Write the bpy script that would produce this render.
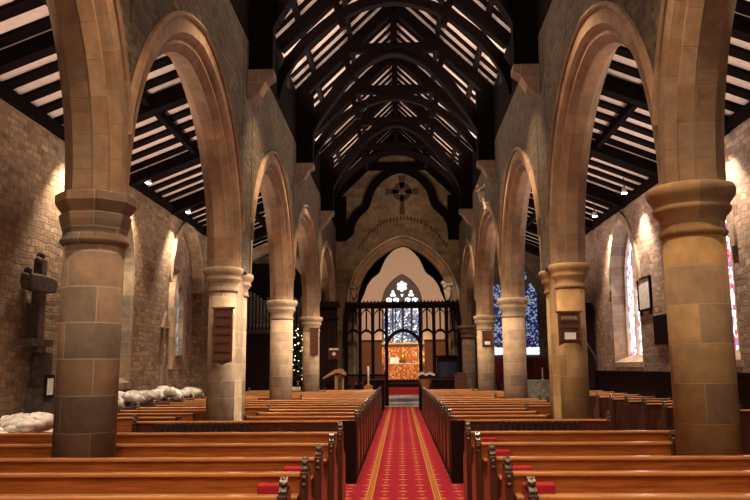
import bpy, math, random
from mathutils import Vector, Matrix
random.seed(7)
for o in list(bpy.data.objects): bpy.data.objects.remove(o)
S = bpy.context.scene
COL = S.collection
# ------------------------------------------------------------------ camera
F, PITCH, YAW, ROLL, CX, CH = 753.3, 0.1549, 0.0324, -0.00725, 0.076, 1.6
fw = Vector((-math.sin(YAW)*math.cos(PITCH), math.cos(YAW)*math.cos(PITCH), math.sin(PITCH)))
rt = Vector((math.cos(YAW), math.sin(YAW), 0)); up = rt.cross(fw)
r2 = rt*math.cos(ROLL)+up*math.sin(ROLL); u2 = r2.cross(fw)
cd = bpy.data.cameras.new('camera'); cam = bpy.data.objects.new('camera', cd); COL.objects.link(cam)
cam.matrix_world = Matrix(((r2.x, u2.x, -fw.x, CX), (r2.y, u2.y, -fw.y, 0), (r2.z, u2.z, -fw.z, CH), (0, 0, 0, 1)))
cd.sensor_width = 36; cd.lens = F/750*36; cd.clip_start = .05; cd.clip_end = 200
S.camera = cam
# ------------------------------------------------------------------ world, exposure
w = bpy.data.worlds.new('world'); S.world = w; w.use_nodes = True
w.node_tree.nodes['Background'].inputs[0].default_value = (1.0, .80, .62, 1)
w.node_tree.nodes['Background'].inputs[1].default_value = .28
S.view_settings.view_transform = 'Standard'; S.view_settings.look = 'None'
S.view_settings.gamma = 1; S.view_settings.exposure = 0.58; S.view_settings.use_curve_mapping = False
# ------------------------------------------------------------------ lights
WARM = (1.0, .72, .45)
def spot(loc, to, watts, deg=80, col=WARM, blend=.6, r=.06):
    l = bpy.data.lights.new('spot_light', 'SPOT'); l.energy = watts; l.color = col
    l.spot_size = math.radians(deg); l.spot_blend = blend; l.shadow_soft_size = r
    o = bpy.data.objects.new('spot_light', l); COL.objects.link(o); o.location = loc
    d = Vector(to)-Vector(loc); o.rotation_euler = d.to_track_quat('-Z', 'Y').to_euler(); return o
PINK = (1.0, .80, .66)
def strip(loc, to, watts, lx, ly, col):
    l = bpy.data.lights.new('strip_light', 'AREA'); l.shape = 'RECTANGLE'; l.size = lx; l.size_y = ly; l.energy = watts; l.color = col
    o = bpy.data.objects.new('strip_light', l); COL.objects.link(o); o.location = loc
    d = Vector(to)-Vector(loc); o.rotation_euler = d.to_track_quat('-Z', 'Y').to_euler(); return o
# uplights along the wall plates lighting the boards of the nave roof
for y in (7.5, 11.8, 15.0, 18.2, 21.4, 24.5, 27.6):
    for s in (-1, 1):
        strip((s*2.25, y, 8.1), (-s*1.3, y-.6, 11.0), 50, .25, 1.2, PINK)
# unseen strips added in the aisles to brighten the aisle roofs
for y in (3.0, 7.25, 10.2, 13.2, 16.2, 19.1, 22.5, 25.5, 29.5):
    for s in (-1, 1):
        strip((s*4.3, y, 4.4), (s*4.9, y, 7.0), 24, .3, 1.2, PINK)
# unseen spots added at truss height to brighten the pews
for y, pw in ((1.2, 700), (5.0, 520), (9.6, 420), (13.6, 380), (17.5, 360), (21.5, 340), (25.5, 300), (29.3, 200)):
    for s in (-1, 1):
        spot((s*1.5, y, 7.6), (s*2.0, y+1.2, 0), pw, 85, WARM, .7, .12)
# more added spots, out of sight up high, washing the columns
for y, pw in ((-.5, 260), (5.6, 520), (11.6, 1300), (17.6, 1300)):
    for s in (-1, 1):
        spot((s*.6, y, 7.2), (s*3.0, y+7.5, 1.3), pw*(.8 if s > 0 else 1), 44, (1, .78, .54), .9, .12)
# lamps washing the east faces of the columns and the piers
for y in (16.8, 22.8):
    spot((-.8, y, 7.2), (-3.0, y-2.9, 1.6), 1300, 40, (1, .84, .62), .7, .1)
    spot((.8, y, 7.2), (3.0, y-2.9, 1.6), 500, 40, (1, .8, .55), .7, .1)
# lamps across the nave lighting the sides of the columns
for x, y, tx, ty, pw, col in ((2.0, 12.2, -2.9, 13.4, 2400, (1, .84, .62)), (2.0, 17.0, -2.9, 19.1, 2000, (1, .84, .64)), (2.0, 23.5, -2.9, 25.5, 1300, (1, .84, .64)),
                              (-2.0, 11.0, 2.9, 12.9, 750, (1, .74, .46)), (-2.0, 17.0, 2.9, 19.1, 1300, (1, .8, .58)), (-2.0, 23.5, 2.9, 25.5, 1100, (1, .8, .58))):
    spot((x, y, 7.0), (tx, ty, 1.5), pw, 26, col, .7, .08)
# chancel
spot((-1.6, 38.5, 7.0), (.3, 50, 5.0), 850, 80, (1, .76, .60), .8, .2)
spot((2.0, 38.5, 7.0), (.3, 50, 5.0), 850, 80, (1, .76, .60), .8, .2)
spot((.25, 45.5, 6.3), (.25, 49.8, 1.8), 620, 55, (1, .72, .40), .6, .1)
spot((2.2, 29.6, 6.2), (2.1, 32.2, 4.9), 70, 24, (1, .85, .65), .5, .03)
spot((.25, 27.4, 6.9), (.25, 32.3, 7.2), 120, 90, WARM, .8, .1)
spot((.25, 35.0, 6.0), (.25, 37.5, 0), 500, 80, (1, .85, .7), .8, .1)
spot((-1.2, 37.5, 6.0), (-1.8, 42.5, 1.5), 300, 70, WARM, .8, .1)
spot((1.7, 37.5, 6.0), (2.3, 42.5, 1.5), 300, 70, WARM, .8, .1)
spot((.1, 26.8, 7.0), (.1, 31.8, 0), 260, 50, (1, .85, .7), .8, .1)

# ------------------------------------------------------------------ materials
def nt(name):
    m = bpy.data.materials.new(name); m.use_nodes = True
    return m, m.node_tree.nodes, m.node_tree.links, m.node_tree.nodes['Principled BSDF']
def ramp(n, stops):
    r = n.new('ShaderNodeValToRGB'); e = r.color_ramp.elements
    e[0].position, e[0].color = stops[0][0], (*stops[0][1], 1)
    e[1].position, e[1].color = stops[-1][0], (*stops[-1][1], 1)
    for p, c in stops[1:-1]:
        k = e.new(p); k.color = (*c, 1)
    return r
def mixc(n, l, kind, fac, a, b):
    m = n.new('ShaderNodeMix'); m.data_type = 'RGBA'; m.blend_type = kind
    if isinstance(fac, (int, float)): m.inputs[0].default_value = fac
    else: l.new(fac, m.inputs[0])
    for i, v in ((6, a), (7, b)):
        if isinstance(v, tuple): m.inputs[i].default_value = (*v, 1)
        else: l.new(v, m.inputs[i])
    return m.outputs[2]
def stone(name, bw, bh, cols, mortar, rough_warp=.0, bump=.4, ms=.012, noise_s=7, stain=.5):
    m, n, l, b = nt(name)
    uv = n.new('ShaderNodeUVMap'); vec = uv.outputs[0]
    geo = n.new('ShaderNodeTexCoord')
    if rough_warp:
        ns = n.new('ShaderNodeTexNoise'); ns.inputs['Scale'].default_value = 3.6; ns.inputs['Detail'].default_value = 4
        l.new(vec, ns.inputs['Vector'])
        sub = n.new('ShaderNodeVectorMath'); sub.operation = 'SUBTRACT'; sub.inputs[1].default_value = (.5, .5, .5)
        l.new(ns.outputs['Color'], sub.inputs[0])
        sc = n.new('ShaderNodeVectorMath'); sc.operation = 'SCALE'; sc.inputs['Scale'].default_value = rough_warp
        l.new(sub.outputs[0], sc.inputs[0])
        ad = n.new('ShaderNodeVectorMath'); l.new(vec, ad.inputs[0]); l.new(sc.outputs[0], ad.inputs[1]); vec = ad.outputs[0]
    br = n.new('ShaderNodeTexBrick'); l.new(vec, br.inputs['Vector'])
    br.inputs['Scale'].default_value = 1; br.inputs['Brick Width'].default_value = bw; br.inputs['Row Height'].default_value = bh
    br.inputs['Mortar Size'].default_value = ms; br.inputs['Mortar Smooth'].default_value = .4; br.inputs['Bias'].default_value = 0
    br.inputs['Color1'].default_value = (0, 0, 0, 1); br.inputs['Color2'].default_value = (1, 1, 1, 1); br.inputs['Mortar'].default_value = (.5, .5, .5, 1)
    k = len(cols); rp = ramp(n, [(i/(k-1), c) for i, c in enumerate(cols)])
    l.new(br.outputs['Color'], rp.inputs[0])
    nz = n.new('ShaderNodeTexNoise'); nz.inputs['Scale'].default_value = noise_s; nz.inputs['Detail'].default_value = 6; nz.inputs['Roughness'].default_value = .65
    l.new(geo.outputs['Object'], nz.inputs['Vector'])
    nr = ramp(n, [(.3, (1-stain, 1-stain, 1-stain)), (.7, (1.25, 1.22, 1.2))]); l.new(nz.outputs['Fac'], nr.inputs[0])
    c = mixc(n, l, 'MULTIPLY', 1.0, rp.outputs[0], nr.outputs[0])
    nb = n.new('ShaderNodeTexNoise'); nb.inputs['Scale'].default_value = .9; nb.inputs['Detail'].default_value = 3
    l.new(geo.outputs['Object'], nb.inputs['Vector'])
    br2 = ramp(n, [(.35, (.75, .74, .74)), (.65, (1.15, 1.1, 1.02))]); l.new(nb.outputs['Fac'], br2.inputs[0])
    c = mixc(n, l, 'MULTIPLY', 1.0, c, br2.outputs[0])
    c = mixc(n, l, 'MIX', br.outputs['Fac'], c, mortar)
    l.new(c, b.inputs['Base Color']); b.inputs['Roughness'].default_value = .88
    h = n.new('ShaderNodeMath'); h.operation = 'MULTIPLY_ADD'; h.inputs[1].default_value = .55
    l.new(nz.outputs['Fac'], h.inputs[0])
    inv = n.new('ShaderNodeMath'); inv.operation = 'MULTIPLY'; inv.inputs[1].default_value = -.5; l.new(br.outputs['Fac'], inv.inputs[0])
    l.new(inv.outputs[0], h.inputs[2])
    bp = n.new('ShaderNodeBump'); bp.inputs['Strength'].default_value = bump; bp.inputs['Distance'].default_value = .05
    l.new(h.outputs[0], bp.inputs['Height']); l.new(bp.outputs[0], b.inputs['Normal'])
    return m
def wood(name, c1, c2, rough=.35, axis=(1, 12, 12), coat=.0, scale=3):
    m, n, l, b = nt(name)
    t = n.new('ShaderNodeTexCoord'); mp = n.new('ShaderNodeMapping'); mp.inputs['Scale'].default_value = axis
    l.new(t.outputs['Object'], mp.inputs['Vector'])
    nz = n.new('ShaderNodeTexNoise'); nz.inputs['Scale'].default_value = scale; nz.inputs['Detail'].default_value = 5; nz.inputs['Roughness'].default_value = .6
    l.new(mp.outputs[0], nz.inputs['Vector'])
    r = ramp(n, [(.3, c1), (.7, c2)]); l.new(nz.outputs['Fac'], r.inputs[0]); l.new(r.outputs[0], b.inputs['Base Color'])
    b.inputs['Roughness'].default_value = rough; b.inputs['Specular IOR Level'].default_value = .5 if coat else .06; b.inputs['Coat Weight'].default_value = coat; b.inputs['Coat Roughness'].default_value = .18
    return m
def plain(name, c, rough=.6, metal=0, emit=0, ecol=None, var=.15):
    m, n, l, b = nt(name)
    t = n.new('ShaderNodeTexCoord'); nz = n.new('ShaderNodeTexNoise'); nz.inputs['Scale'].default_value = 9; nz.inputs['Detail'].default_value = 4
    l.new(t.outputs['Object'], nz.inputs['Vector'])
    r = ramp(n, [(.3, tuple(x*(1-var) for x in c)), (.7, tuple(min(1, x*(1+var)) for x in c))])
    l.new(nz.outputs['Fac'], r.inputs[0]); l.new(r.outputs[0], b.inputs['Base Color'])
    b.inputs['Roughness'].default_value = rough; b.inputs['Metallic'].default_value = metal
    if emit:
        b.inputs['Emission Color'].default_value = (*(ecol or c), 1); b.inputs['Emission Strength'].default_value = emit
    return m
def stained(name, cols, strength, scale=9, lead=.035):
    m, n, l, b = nt(name)
    t = n.new('ShaderNodeTexCoord')
    v = n.new('ShaderNodeTexVoronoi'); v.inputs['Scale'].default_value = scale; l.new(t.outputs['Object'], v.inputs['Vector'])
    v2 = n.new('ShaderNodeTexVoronoi'); v2.feature = 'DISTANCE_TO_EDGE'; v2.inputs['Scale'].default_value = scale; l.new(t.outputs['Object'], v2.inputs['Vector'])
    sp = n.new('ShaderNodeSeparateColor'); l.new(v.outputs['Color'], sp.inputs[0])
    k = len(cols); r = ramp(n, [(i/k, c) for i, c in enumerate(cols)]); r.color_ramp.interpolation = 'CONSTANT'
    l.new(sp.outputs[0], r.inputs[0])
    gt = n.new('ShaderNodeMath'); gt.operation = 'GREATER_THAN'; gt.inputs[1].default_value = lead; l.new(v2.outputs['Distance'], gt.inputs[0])
    c = mixc(n, l, 'MIX', gt.outputs[0], (.01, .01, .012), r.outputs[0])
    l.new(c, b.inputs['Base Color']); l.new(c, b.inputs['Emission Color']); b.inputs['Emission Strength'].default_value = strength
    b.inputs['Roughness'].default_value = .2
    return m
M = {}
M['rubble'] = stone('rubble_stone', .27, .12, [(.21, .125, .07), (.33, .205, .115), (.42, .285, .17), (.26, .165, .10), (.48, .34, .21)], (.25, .17, .10), .17, 1.0, .014, 9, .5)
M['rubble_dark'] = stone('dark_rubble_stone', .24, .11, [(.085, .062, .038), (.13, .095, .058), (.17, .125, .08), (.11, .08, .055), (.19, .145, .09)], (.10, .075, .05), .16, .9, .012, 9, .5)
M['rubble_pink'] = stone('pink_rubble_stone', .25, .12, [(.31, .185, .135), (.44, .285, .215), (.54, .39, .31), (.37, .24, .18), (.60, .46, .37)], (.27, .19, .15), .18, 1.0, .014, 10, .45)
M['ashlar'] = stone('ashlar_stone', .46, .28, [(.32, .22, .14), (.44, .32, .21), (.38, .28, .20), (.52, .38, .25), (.32, .24, .18), (.56, .42, .28)], (.50, .41, .30), 0, .3, .006, 6, .22)
M['ochre'] = stone('ochre_ashlar_stone', .62, .36, [(.36, .22, .10), (.46, .29, .13), (.33, .23, .15), (.52, .34, .16), (.42, .25, .11)], (.42, .32, .19), 0, .3, .006, 5, .22)
M['brown_ashlar'] = stone('brown_ashlar_stone', .6, .34, [(.20, .14, .10), (.36, .25, .18), (.23, .18, .14), (.42, .27, .17), (.26, .21, .17)], (.46, .38, .31), 0, .3, .006, 5, .22)
M['arch'] = stone('arch_voussoir_stone', .34, .8, [(.27, .17, .10), (.36, .235, .145), (.31, .215, .145), (.42, .28, .17)], (.28, .20, .13), 0, .3, .006, 6, .25)
M['gable'] = stone('dark_gable_stone', .45, .2, [(.17, .115, .07), (.24, .165, .10), (.28, .20, .125)], (.17, .12, .08), .05, .5, .01, 8, .4)
M['paving'] = stone('chequer_paving_stone', .6, .6, [(.25, .22, .21), (.6, .55, .52), (.8, .75, .72)], (.12, .1, .09), 0, .1, .01, 6, .2)
M['plaster'] = plain('cream_plaster', (.80, .58, .42), .9, var=.06)
M['timber'] = wood('dark_roof_timber', (.0035, .0018, .0018), (.009, .0042, .004), .9, (6, 1, 6))
M['board'] = plain('pale_ceiling_board', (.78, .62, .54), .8, var=.08)
M['pew'] = wood('glossy_pew_oak', (.22, .058, .011), (.46, .155, .034), .30, (1, 14, 14), .5)
M['carved_oak'] = wood('carved_dark_oak', (.03, .016, .010), (.10, .055, .035), .35, (10, 10, 10), .4)
M['pew_rail'] = wood('highlit_pew_rail_oak', (.46, .18, .06), (.68, .32, .12), .2, (1, 14, 14), .6)  # lightened oak: the bright highlight along the rails is in the colour
M['pew_dark'] = wood('dark_pew_oak', (.045, .012, .008), (.10, .028, .016), .38, (10, 10, 1), .4)
M['pew_black'] = wood('blackened_oak', (.010, .005, .005), (.024, .010, .009), .55, (10, 10, 1), 0)
M['board_wood'] = wood('hymn_board_wood', (.09, .026, .012), (.16, .05, .022), .45, (1, 10, 10), .2)
M['oak'] = wood('light_oak', (.40, .19, .07), (.58, .30, .12), .45, (1, 10, 10), .2)
M['iron'] = plain('dark_iron', (.035, .024, .022), .45, .4)
M['wall_dark'] = wood('dark_wainscot', (.014, .008, .008), (.03, .014, .012), .6, (10, 10, 1))
M['red'] = plain('red_fabric', (.42, .008, .02), .85)
M['darkred'] = plain('dark_red_curtain', (.13, .006, .012), .9)
M['white'] = plain('white_cloth', (.75, .70, .64), .8)
M['cloth'] = plain('pale_rumpled_cloth', (.58, .52, .46), .9, var=.4)
M['paper'] = plain('white_paper', (.85, .83, .80), .7)
M['stall'] = wood('choir_stall_oak', (.20, .07, .028), (.32, .12, .045), .5, (10, 10, 1), .2)
M['gold'] = plain('gilding', (.85, .42, .10), .35, .6, var=.4)
M['greystone'] = plain('grey_tracery_stone', (.16, .12, .10), .9)
M['carved'] = plain('dark_carved_stone', (.085, .055, .045), .85, var=.4)
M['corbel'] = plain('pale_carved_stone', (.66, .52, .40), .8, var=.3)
M['paint'] = plain('faded_wall_paint', (.075, .036, .024), .95, var=.3)
M['green'] = plain('dark_green_leaves', (.015, .035, .015), .8, var=.5)
M['fairy'] = plain('lit_fairy_bulb', (1, .75, .4), .5, emit=3, ecol=(1, .7, .35))
M['bulb'] = plain('lit_lamp_face', (1, .95, .85), .5, emit=40, ecol=(1, .93, .8))
M['blue'] = plain('dark_blue_cloth', (.02, .025, .06), .8)
M['pipe'] = plain('grey_organ_pipe', (.30, .30, .31), .4, .35)
M['glass_east'] = stained('blue_white_stained_glass', [(.75, .85, .9), (.08, .2, .45), (.55, .7, .8), (.03, .06, .2), (.12, .2, .35), (.2, .38, .6), (.02, .03, .08), (.1,.1,.16)], .58, 9)
M['glass_head'] = stained('pale_stained_glass', [(.8, .9, .92), (.6, .8, .85), (.9, .95, .95), (.5, .7, .75)], 1.1, 7, .02)
M['glass_blue'] = stained('deep_blue_stained_glass', [(.02, .03, .22), (.2, .35, .7), (.03, .02, .14), (.5, .65, .85), (.10, .04, .16), (.02, .04, .2), (.45, .6, .8), (.04, .06, .12)], .32, 13)
M['glass_side'] = stained('pale_side_window_glass', [(.85, .9, 1), (.7, .8, 1), (.95, .95, 1), (.55, .15, .2), (.8, .88, 1), (.95, .97, 1), (.35, .42, .75), (.8, .85, .95), (.2, .1, .3), (.5, .06, .1)], 1.7, 9, .035)
M['glass_green'] = stained('leaded_grey_glass', [(.18, .26, .28), (.3, .4, .4), (.12, .18, .2), (.4, .48, .46)], .5, 8, .05)
def gilt():
    m, n, l, b = nt('gilded_panel')
    t = n.new('ShaderNodeTexCoord'); v = n.new('ShaderNodeTexVoronoi'); v.inputs['Scale'].default_value = 7
    l.new(t.outputs['Object'], v.inputs['Vector'])
    nz = n.new('ShaderNodeTexNoise'); nz.inputs['Scale'].default_value = 12; l.new(t.outputs['Object'], nz.inputs['Vector'])
    ad = n.new('ShaderNodeMath'); l.new(v.outputs['Distance'], ad.inputs[0]); l.new(nz.outputs['Fac'], ad.inputs[1])
    r = ramp(n, [(.55, (.98, .66, .26)), (.8, (.95, .42, .10)), (1.0, (.5, .13, .03))]); l.new(ad.outputs[0], r.inputs[0])
    l.new(r.outputs[0], b.inputs['Base Color']); b.inputs['Roughness'].default_value = .45; b.inputs['Metallic'].default_value = .2
    return m
M['gilt'] = gilt()
AX, AS = .089, .4235
def carpet():
    m, n, l, b = nt('red_patterned_carpet')
    t = n.new('ShaderNodeTexCoord'); s = n.new('ShaderNodeSeparateXYZ'); l.new(t.outputs['Object'], s.inputs[0])
    def ma(op, a, bb=None, c=None):
        q = n.new('ShaderNodeMath'); q.operation = op
        for i, v in enumerate((a, bb, c)):
            if v is None: continue
            if isinstance(v, (int, float)): q.inputs[i].default_value = v
            else: l.new(v, q.inputs[i])
        return q.outputs[0]
    x = ma('SUBTRACT', s.outputs[0], AX); y = s.outputs[1]
    ax = ma('ABSOLUTE', x); d = ma('ABSOLUTE', ma('SUBTRACT', ax, AS))
    stripe = ma('LESS_THAN', d, .048); core = ma('LESS_THAN', d, .014)
    out = ma('LESS_THAN', ma('ABSOLUTE', ma('SUBTRACT', d, .034)), .008)
    u = ma('ABSOLUTE', ma('SUBTRACT', ma('FRACT', ma('ADD', ma('DIVIDE', x, .235), .5)), .5))
    v = ma('ABSOLUTE', ma('SUBTRACT', ma('FRACT', ma('DIVIDE', y, .52)), .5))
    dia = ma('LESS_THAN', ma('ADD', ma('DIVIDE', u, .32), ma('DIVIDE', v, .11)), 1.0)
    v3 = ma('ABSOLUTE', ma('SUBTRACT', ma('FRACT', ma('ADD', ma('DIVIDE', y, .52), .5)), .5))
    dot = ma('LESS_THAN', ma('ADD', ma('DIVIDE', u, .16), ma('DIVIDE', v3, .09)), 1.0)
    mot = ma('MAXIMUM', dia, dot)
    nz = n.new('ShaderNodeTexNoise'); nz.inputs['Scale'].default_value = 60; l.new(t.outputs['Object'], nz.inputs['Vector'])
    base = ramp(n, [(.35, (.27, .001, .014)), (.65, (.42, .003, .028))]); l.new(nz.outputs['Fac'], base.inputs[0])
    c = mixc(n, l, 'MIX', ma('MULTIPLY', mot, .65), base.outputs[0], (.80, .30, .20))
    c = mixc(n, l, 'MIX', stripe, c, (.34, .08, .02)); c = mixc(n, l, 'MIX', core, c, (.42, .16, .04)); c = mixc(n, l, 'MIX', out, c, (.55, .27, .07))
    l.new(c, b.inputs['Base Color']); b.inputs['Roughness'].default_value = .95
    return m
M['carpet'] = carpet()
# ------------------------------------------------------------------ mesh builder
class MB:
    def __init__(s): s.v = []; s.f = []; s.uv = []; s.sm = []
    def face(s, idx, uv=None, sm=False): s.f.append(tuple(idx)); s.uv.append(uv); s.sm.append(sm)
    def box(s, a, b):
        x0, y0, z0 = (min(a[i], b[i]) for i in range(3)); x1, y1, z1 = (max(a[i], b[i]) for i in range(3)); k = len(s.v)
        s.v += [(x0, y0, z0), (x1, y0, z0), (x1, y1, z0), (x0, y1, z0), (x0, y0, z1), (x1, y0, z1), (x1, y1, z1), (x0, y1, z1)]
        for q in ((0, 3, 2, 1), (4, 5, 6, 7), (0, 1, 5, 4), (1, 2, 6, 5), (2, 3, 7, 6), (3, 0, 4, 7)): s.face([k+i for i in q])
        return s
    def prism(s, pts, axis, a, b):
        """closed polygon pts (2D) extruded along axis from a to b"""
        k = len(s.v); n = len(pts)
        for t in (a, b):
            for p in pts:
                s.v.append((t, p[0], p[1]) if axis == 0 else (p[0], t, p[1]) if axis == 1 else (p[0], p[1], t))
        s.face([k+i for i in range(n)][::-1]); s.face([k+n+i for i in range(n)])
        for i in range(n): j = (i+1) % n; s.face([k+i, k+j, k+n+j, k+n+i])
        return s
    def strip(s, lo, hi, axis, a, b):
        """band between two equally long polylines, extruded along axis"""
        for i in range(len(lo)-1):
            s.prism([lo[i], lo[i+1], hi[i+1], hi[i]], axis, a, b)
        return s
    def band(s, lo, hi, axis, a, b, closed=False):
        """one connected solid between two polylines"""
        n = len(lo); k = len(s.v)
        P = lambda t, p: (t, p[0], p[1]) if axis == 0 else (p[0], t, p[1])
        for i in range(n):
            s.v += [P(a, lo[i]), P(a, hi[i]), P(b, hi[i]), P(b, lo[i])]
        for i in range(n-1):
            q = k+4*i; r = q+4
            s.face([q, r, r+1, q+1]); s.face([q+1, r+1, r+2, q+2]); s.face([q+2, r+2, r+3, q+3]); s.face([q+3, r+3, r, q])
        if not closed:
            s.face([k, k+1, k+2, k+3]); q = k+4*(n-1); s.face([q+3, q+2, q+1, q])
        return s
    def lathe(s, prof, c, seg=32, smooth=True, a0=0, a1=None, rot=0):
        k = len(s.v); full = a1 is None; a1 = 2*math.pi if full else a1; n = seg if full else seg+1
        for i in range(n):
            a = a0+(a1-a0)*i/seg+rot
            for r, z in prof: s.v.append((c[0]+r*math.cos(a), c[1]+r*math.sin(a), c[2]+z))
        m = len(prof); rr = max(p[0] for p in prof)
        for i in range(seg):
            j = (i+1) % n
            for q in range(m-1):
                u0, u1 = (a1-a0)*i/seg*rr, (a1-a0)*(i+1)/seg*rr
                s.face([k+i*m+q, k+j*m+q, k+j*m+q+1, k+i*m+q+1], [(u0, prof[q][1]), (u1, prof[q][1]), (u1, prof[q+1][1]), (u0, prof[q+1][1])], smooth)
        if full:
            s.face([k+i*m for i in range(n)][::-1]); s.face([k+i*m+m-1 for i in range(n)])
        return s
    def tube(s, a, b, r, r2=None, seg=10):
        a, b = Vector(a), Vector(b); r2 = r if r2 is None else r2; d = (b-a).normalized()
        x = d.orthogonal().normalized(); y = d.cross(x); k = len(s.v)
        for p, q in ((a, r), (b, r2)):
            for i in range(seg): t = 2*math.pi*i/seg; s.v.append(tuple(p+x*math.cos(t)*q+y*math.sin(t)*q))
        for i in range(seg): j = (i+1) % seg; s.face([k+i, k+j, k+seg+j, k+seg+i], None, True)
        s.face([k+i for i in range(seg)][::-1]); s.face([k+seg+i for i in range(seg)]); return s
    def bar(s, a, b, w, h):
        """square bar from a to b, w sideways, h in the other direction"""
        a, b = Vector(a), Vector(b); d = (b-a).normalized(); x = d.cross(Vector((0, 0, 1)))
        if x.length < 1e-3: x = Vector((1, 0, 0))
        x.normalize(); y = x.cross(d); k = len(s.v)
        for p in (a, b):
            for i, j in ((-1, -1), (1, -1), (1, 1), (-1, 1)): s.v.append(tuple(p+x*i*w/2+y*j*h/2))
        for q in ((3, 2, 1, 0), (4, 5, 6, 7), (0, 1, 5, 4), (1, 2, 6, 5), (2, 3, 7, 6), (3, 0, 4, 7)): s.face([k+i for i in q])
        return s
    def ball(s, c, r, seg=10, sq=(1, 1, 1), jit=0):
        k = len(s.v); n = seg//2
        for i in range(n+1):
            t = math.pi*i/n
            for j in range(seg):
                p = 2*math.pi*j/seg; q = r*(1+random.uniform(-jit, jit))
                s.v.append((c[0]+q*sq[0]*math.sin(t)*math.cos(p), c[1]+q*sq[1]*math.sin(t)*math.sin(p), c[2]+q*sq[2]*math.cos(t)))
        for i in range(n):
            for j in range(seg):
                j2 = (j+1) % seg; s.face([k+i*seg+j, k+(i+1)*seg+j, k+(i+1)*seg+j2, k+i*seg+j2], None, True)
        return s
    def build(s, name, mat, parent=None, bevel=0, loc=None):
        me = bpy.data.meshes.new(name)
        off = Vector(loc) if loc is not None else Vector((0, 0, 0))
        me.from_pydata([tuple(Vector(p)-off) for p in s.v], [], s.f); me.validate(); me.update()
        if len(me.polygons) == len(s.f):
            uvl = me.uv_layers.new(name='UVMap')
            for p, uv in zip(me.polygons, s.uv):
                if uv is not None:
                    for li, t in zip(p.loop_indices, uv): uvl.data[li].uv = t
                else:
                    N = p.normal; a = max(range(3), key=lambda i: abs(N[i]))
                    for li in p.loop_indices:
                        v = s.v[me.loops[li].vertex_index]
                        uvl.data[li].uv = (v[1], v[2]) if a == 0 else (v[0]+.37, v[2]) if a == 1 else (v[0], v[1])
            for p, q in zip(me.polygons, s.sm): p.use_smooth = q
        me.materials.append(M[mat] if isinstance(mat, str) else mat)
        o = bpy.data.objects.new(name, me); COL.objects.link(o)
        if parent is not None:
            o.parent = parent
        if loc is not None: o.location = loc
        if bevel:
            bm_ = o.modifiers.new('bevel', 'BEVEL'); bm_.width = bevel; bm_.segments = 2; bm_.limit_method = 'ANGLE'
        return o
def tag(o, label, cat, group=None, kind=None):
    o['label'] = label; o['category'] = cat
    if group: o['group'] = group
    if kind: o['kind'] = kind
    return o
def thing(name, label, cat, group=None, loc=(0, 0, 0)):
    o = bpy.data.objects.new(name, None); o.empty_display_size = .1; COL.objects.link(o); o.location = loc
    return tag(o, label, cat, group)
def st(o, label=None):
    o['kind'] = 'structure'
    if label: o['label'] = label
    return o
def dup(root, loc=None, label=None, group=None):
    r = root.copy(); COL.objects.link(r)
    if loc is not None: r.location = loc
    if label: r['label'] = label
    if group: r['group'] = group
    for ch in list(root.children):
        c = ch.copy(); COL.objects.link(c); c.parent = r
        for g in list(ch.children):
            d = g.copy(); COL.objects.link(d); d.parent = c
    return r
def arch_pts(yc, s, z0, rise, n=0.0, N=28):
    """two-centred arch, offset outward by n; returns (y, z) from left foot to right foot"""
    R = (s*s+rise*rise)/(2*s); e = R-s; Rn = R+n; zt = math.sqrt(max(Rn*Rn-e*e, 1e-6)); amax = math.atan2(zt, e)
    left = [(yc+e-Rn*math.cos(amax*i/N), z0+Rn*math.sin(amax*i/N)) for i in range(N+1)]
    right = [(2*yc-p[0], p[1]) for p in left[::-1][1:]]
    return left+right
# ------------------------------------------------------------------ setting: floor, ceilings, walls
Y0, YG, YE = -1.5, 32.3, 50.0
CC = .23                                   # axis of the chancel
st(MB().box((-6.9, Y0, -.2), (6.9, 36.0, 0)).build('floor', 'pew_black'))
st(MB().box((-2.6, 36.0, -.2), (3.1, 40.5, .17)).build('floor', 'paving'))
st(MB().box((-2.6, 40.5, -.2), (3.1, 45.5, .45)).build('floor', 'red'), 'red carpeted floor of the choir')
st(MB().box((-2.6, 45.5, -.2), (3.1, 47.2, .66)).build('floor', 'pew_black'))
st(MB().box((-2.6, 47.2, -.2), (3.1, 50.3, .85)).build('floor', 'pew_black'))
tag(MB().box((-.56, Y0, 0), (.77, 31.6, .012)).build('carpet_runner', 'carpet'), 'long red carpet with gold stripes running down the centre aisle', 'carpet')
tag(MB().box((-4.4, 9.35, 0), (-.561, 10.8, .012)).build('carpet', 'carpet'), 'red carpet in the gap between the left pew blocks', 'carpet')
tag(MB().box((.771, 9.35, 0), (4.4, 10.8, .012)).build('carpet', 'carpet'), 'red carpet in the gap between the right pew blocks', 'carpet')
st(MB().box((-1.5, 31.6, 0), (1.9, 36.0, .012)).build('floor', 'paving'), 'chequered stone paving before the screen')
AW = 6.3
def wall_openings(name, xin, xout, y0, y1, ztop, ops, mat, label=None, zbot=0, zs=None):
    """wall in a YZ plane with arched openings (yc, half, sill, spring, rise)"""
    b = MB(); y = y0
    for yc, h, sill, spr, rise in ops:
        b.box((xin, y, zbot), (xout, yc-h, ztop))
        if sill > zbot: b.box((xin, yc-h, zbot), (xout, yc+h, sill))
        lo = arch_pts(yc, h, spr, rise); hi = [(p[0], ztop) for p in lo]
        b.band(lo, hi, 0, xin, xout); y = yc+h
    b.box((xin, y, zbot), (xout, y1, ztop))
    return st(b.build(name, mat), label)
AZ = 6.08
LW = [(10.6, .95, 1.7, 3.7, 1.7), (16.7, 1.1, 1.3, 3.9, 1.85), (22.3, 1.75, 1.3, 4.0, 2.0)]
RW = [(8.6, .95, 1.7, 3.7, 1.75), (15.35, 1.25, 1.7, 3.7, 1.95), (21.0, 1.28, 1.7, 3.85, 1.9)]
wall_openings('wall_left', -AW, -AW-.5, Y0, YG, AZ, LW[1:], 'rubble')
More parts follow.
